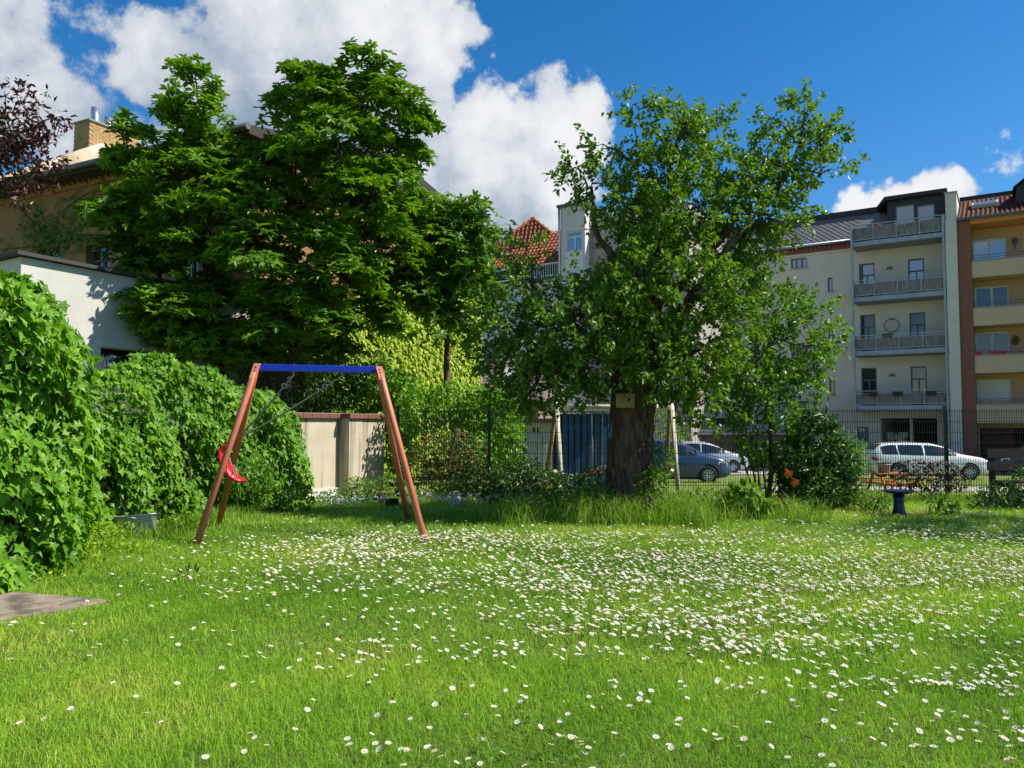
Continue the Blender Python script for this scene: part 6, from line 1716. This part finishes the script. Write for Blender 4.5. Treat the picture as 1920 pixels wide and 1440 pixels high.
tg = obj('tall_grass', np_mesh('tall_grass', v_, f_, r_, [LM_TALL])); tag(tg, 'tall uncut grass round the old trunk and along the fence', 'grass', kind='stuff')
# rough grass beyond the fence
n = 26000; y = 15.9 + rng.random(n) ** 1.4 * 16; x = -3 + rng.random(n) * 24
ok = ~((y > 18.8) & (y < 23) & (x > 5 + (y - 19) * .6)); x, y = x[ok], y[ok]; n = len(x)
v_, f_, r_ = blades(x, y, .05 + .08 * rng.random(n), np.full(n, .014), .3 + .6 * rng.random(n), 1, .55 + .45 * rng.random(n), '', None, np.array([ground_z(a, b) for a, b in zip(x, y)]) - .01)
rg = obj('rough_grass', np_mesh('rough_grass', v_, f_, r_, [LM_TALL])); tag(rg, 'rough dry grass on the plot behind the fence', 'grass', kind='stuff')
# clover and small leaves low in the turf
n = 42000; y = np.sqrt(rng.random(n) * (11 ** 2 - 2.7 ** 2) + 2.7 ** 2); x = (rng.random(n) * 2 - 1) * (.70 * y + .8)
pc = np.sin(x * 2.1 + 1.3) * np.sin(y * 1.9) + .6 * np.sin(x * 5.2 - y * 3.3)
ok = slab_free(x, y) & ((pc > .45) | ((x < -2.6) & (rng.random(n) < .35))) & (x > -5.4); x, y = x[ok], y[ok]; n = len(x)
P = np.stack([x, y, .018 + .03 * rng.random(n)], 1); th = rng.random(n) * 6.28
A = np.stack([np.cos(th), np.sin(th), rng.normal(size=n) * .3], 1); Nn = np.array([[0, 0, 1.]]) + rng.normal(size=(n, 3)) * .35
cl_ = obj('clover', leaf_mesh('clover', P, A, Nn, .016 + .014 * rng.random(n), .018 + .008 * rng.random(n), T_FOLD, LM_WEED)); tag(cl_, 'small clover and yarrow leaves low in the lawn', 'clover', kind='stuff')

m_pet = leafmat('daisy_petal', [(0, (.80, .80, .80)), (.8, (.78, .77, .75)), (1, (.75, .62, .62))], rough=.6, trans=.2, spec=.2, tcol=.62)
m_cen = mat('daisy_centre', (.75, .48, .02), (.6, .36, .02), scale=40, rough=.8)
m_stm = mat('daisy_stem', (.10, .2, .03), (.08, .16, .03), rough=.6)
def clumpy(n_cl, n_per, fx, fy, sg):
    X, Y_ = [], []
    for _ in range(n_cl):
        cx, cy_ = fx(), fy(); s = sg * (.5 + rng.random()); m_ = int(n_per * (.3 + 1.4 * rng.random()))
        X.append(cx + rng.normal(size=m_) * s * 1.9); Y_.append(cy_ + rng.normal(size=m_) * s * .75)
    return np.concatenate(X), np.concatenate(Y_)
U = rng.uniform
sets = [clumpy(175, 30, lambda: U(-2.6, 7.2), lambda: U(6.6, 10.4), .28), clumpy(120, 26, lambda: U(.2, 7.5), lambda: U(5.6, 8.6), .26), clumpy(62, 20, lambda: U(-.6, 4.2), lambda: U(3.4, 6.0), .18),
        clumpy(54, 26, lambda: U(3.0, 9), lambda: U(9.6, 12.6), .35), clumpy(16, 8, lambda: U(-4.0, -.3), lambda: U(3.5, 8.5), .14), clumpy(20, 18, lambda: U(-3.2, .4), lambda: U(8.6, 9.8), .3),
        clumpy(8, 16, lambda: U(-2.6, .8), lambda: U(12.6, 14.2), .3), (U(-3.6, 7, 700), U(3.2, 11.5, 700))]
x = np.concatenate([s[0] for s in sets]); y = np.concatenate([s[1] for s in sets])
ok = slab_free(x, y) & (np.abs(x) < .68 * y + .5) & (y > 2.9) & (y < 14.4) & ~((np.hypot((x - 2) / 2.4, (y - 12.3) / 1.1) < 1)); x, y = x[ok], y[ok]
order = np.argsort(y); x, y = x[order], y[order]; nd = len(x); print('daisies', nd)
hgt = .045 + .045 * rng.random(nd); rad = .0125 + .005 * rng.random(nd)
def daisy_np(np_, nc):
    """Unit daisy: petal disc with separate petals (radius 1), dome centre."""
    V, F = [], []
    for k in range(np_):
        a = 2 * math.pi * k / np_; w = math.pi / np_ * .92; o_ = len(V); zt = .18 + .12 * (k % 2)
        V += [(.22 * math.cos(a - w), .22 * math.sin(a - w), .02), (.22 * math.cos(a + w), .22 * math.sin(a + w), .02), (math.cos(a + w * .75), math.sin(a + w * .75), zt), (math.cos(a - w * .75), math.sin(a - w * .75), zt)]
        F.append((o_, o_ + 1, o_ + 2, o_ + 3))
    return V, F
pv, pf = daisy_np(14, 8)
me_pet = np_mesh('petals', np.array(pv), np.array(pf), rng.random(len(pf)) * .8, [m_pet])
me_cen = MB().lathe([(.36, .04), (.32, .16), (.18, .25), (.01, .28)], 9).mesh('flower_centre', m_cen)
me_stm = MB().tube([(0, 0, .02), (.15, .1, -2), (.5, .3, -5.5)], [.07, .06, .06], 4).mesh('stem', m_stm)
one = MB()
pv9, pf9 = daisy_np(9, 6)
one.add(pv9, pf9, 0); one.lathe([(.36, .06), (.2, .24), (.01, .28)], 6, 1); one.tube([(0, 0, .02), (.5, .3, -5.5)], .06, 3, 2)
me_one = one.mesh('daisy', [m_pet, m_cen, m_stm])
a_ = me_one.attributes.new('rnd', 'FLOAT', 'FACE'); a_.data.foreach_set('value', np.full(len(me_one.polygons), .3, dtype=np.float32))
vis_i = [i for i in range(nd) if abs(x[i]) < .655 * y[i] and y[i] > 3.25][:300]
for c_, i in enumerate(vis_i):
    lab = 'small white daisy with yellow centre in the nearest part of the lawn'
    if c_ < 130:
        t = thing('daisy', lab, 'daisy', (x[i], y[i], hgt[i]), rng.random() * 6.28, 'daisies in the near lawn')
        for nm, me_ in (('petals', me_pet), ('flower_centre', me_cen), ('stem', me_stm)): obj(nm, me_, t)
    else:
        t = obj('daisy', me_one); t.location = (x[i], y[i], hgt[i]); tag(t, lab, 'daisy', 'daisies in the near lawn')
    t.rotation_euler = (rng.normal() * .22, .18 + rng.normal() * .22, rng.random() * 6.28); t.scale = (rad[i],) * 3
rest_i = np.setdiff1d(np.arange(nd), vis_i)
tv = np.array([v.co[:] for v in me_one.vertices]); tf = [tuple(p.vertices) for p in me_one.polygons]; tm = [p.material_index for p in me_one.polygons]
tri, tmi = [], []
for f, m_ in zip(tf, tm):
    for k in range(1, len(f) - 1): tri.append((f[0], f[k], f[k + 1])); tmi.append(m_)
tri = np.array(tri); m_ = len(rest_i)
th = rng.random(m_) * 6.28; cs, sn = np.cos(th), np.sin(th)
rx_, ry_ = .22 * rng.normal(size=m_), .18 + .22 * rng.normal(size=m_)
V = tv[None] * (rad[rest_i] * 1.08)[:, None, None]
Vx = V[..., 0] * cs[:, None] - V[..., 1] * sn[:, None]; Vy = V[..., 0] * sn[:, None] + V[..., 1] * cs[:, None]; Vz = V[..., 2] - Vx * ry_[:, None] + Vy * rx_[:, None]
V = np.stack([Vx + x[rest_i][:, None], Vy + y[rest_i][:, None], Vz + hgt[rest_i][:, None] + .015], -1).reshape(-1, 3)
F = (tri[None] + (np.arange(m_) * len(tv))[:, None, None]).reshape(-1, 3)
dz = obj('daisy_carpet', np_mesh('daisy_carpet', V, F, np.repeat(rng.random(m_), len(tri)), [m_pet, m_cen, m_stm], np.tile(tmi, m_))); tag(dz, 'carpet of small white daisies across the farther lawn', 'daisies', kind='stuff')
# white bed flowers by the wall
n = 420; bx = np.concatenate([-3.0 + rng.normal(size=160) * .35, -1.6 + rng.random(260) * 2.0 - .6]); by = np.concatenate([14.1 + rng.normal(size=160) * .12, 14.55 + rng.normal(size=260) * .1])
th = rng.random((n, 1)) * 6.28
P = np.stack([bx, by, .06 + .14 * rng.random(n)], 1); A = rng.normal(size=(n, 3)); Nn = np.array([[0, -.3, 1.]]) + rng.normal(size=(n, 3)) * .4
wf = obj('white_bed_flowers', leaf_mesh('white_bed_flowers', P, A, Nn, .05 + .02 * rng.random(n), .05, T_LOBED, m_pet)); tag(wf, 'low white flowers edging the bed by the rendered wall', 'flowers', kind='stuff')
print('tris', sum(len(m.polygons) for m in bpy.data.meshes))
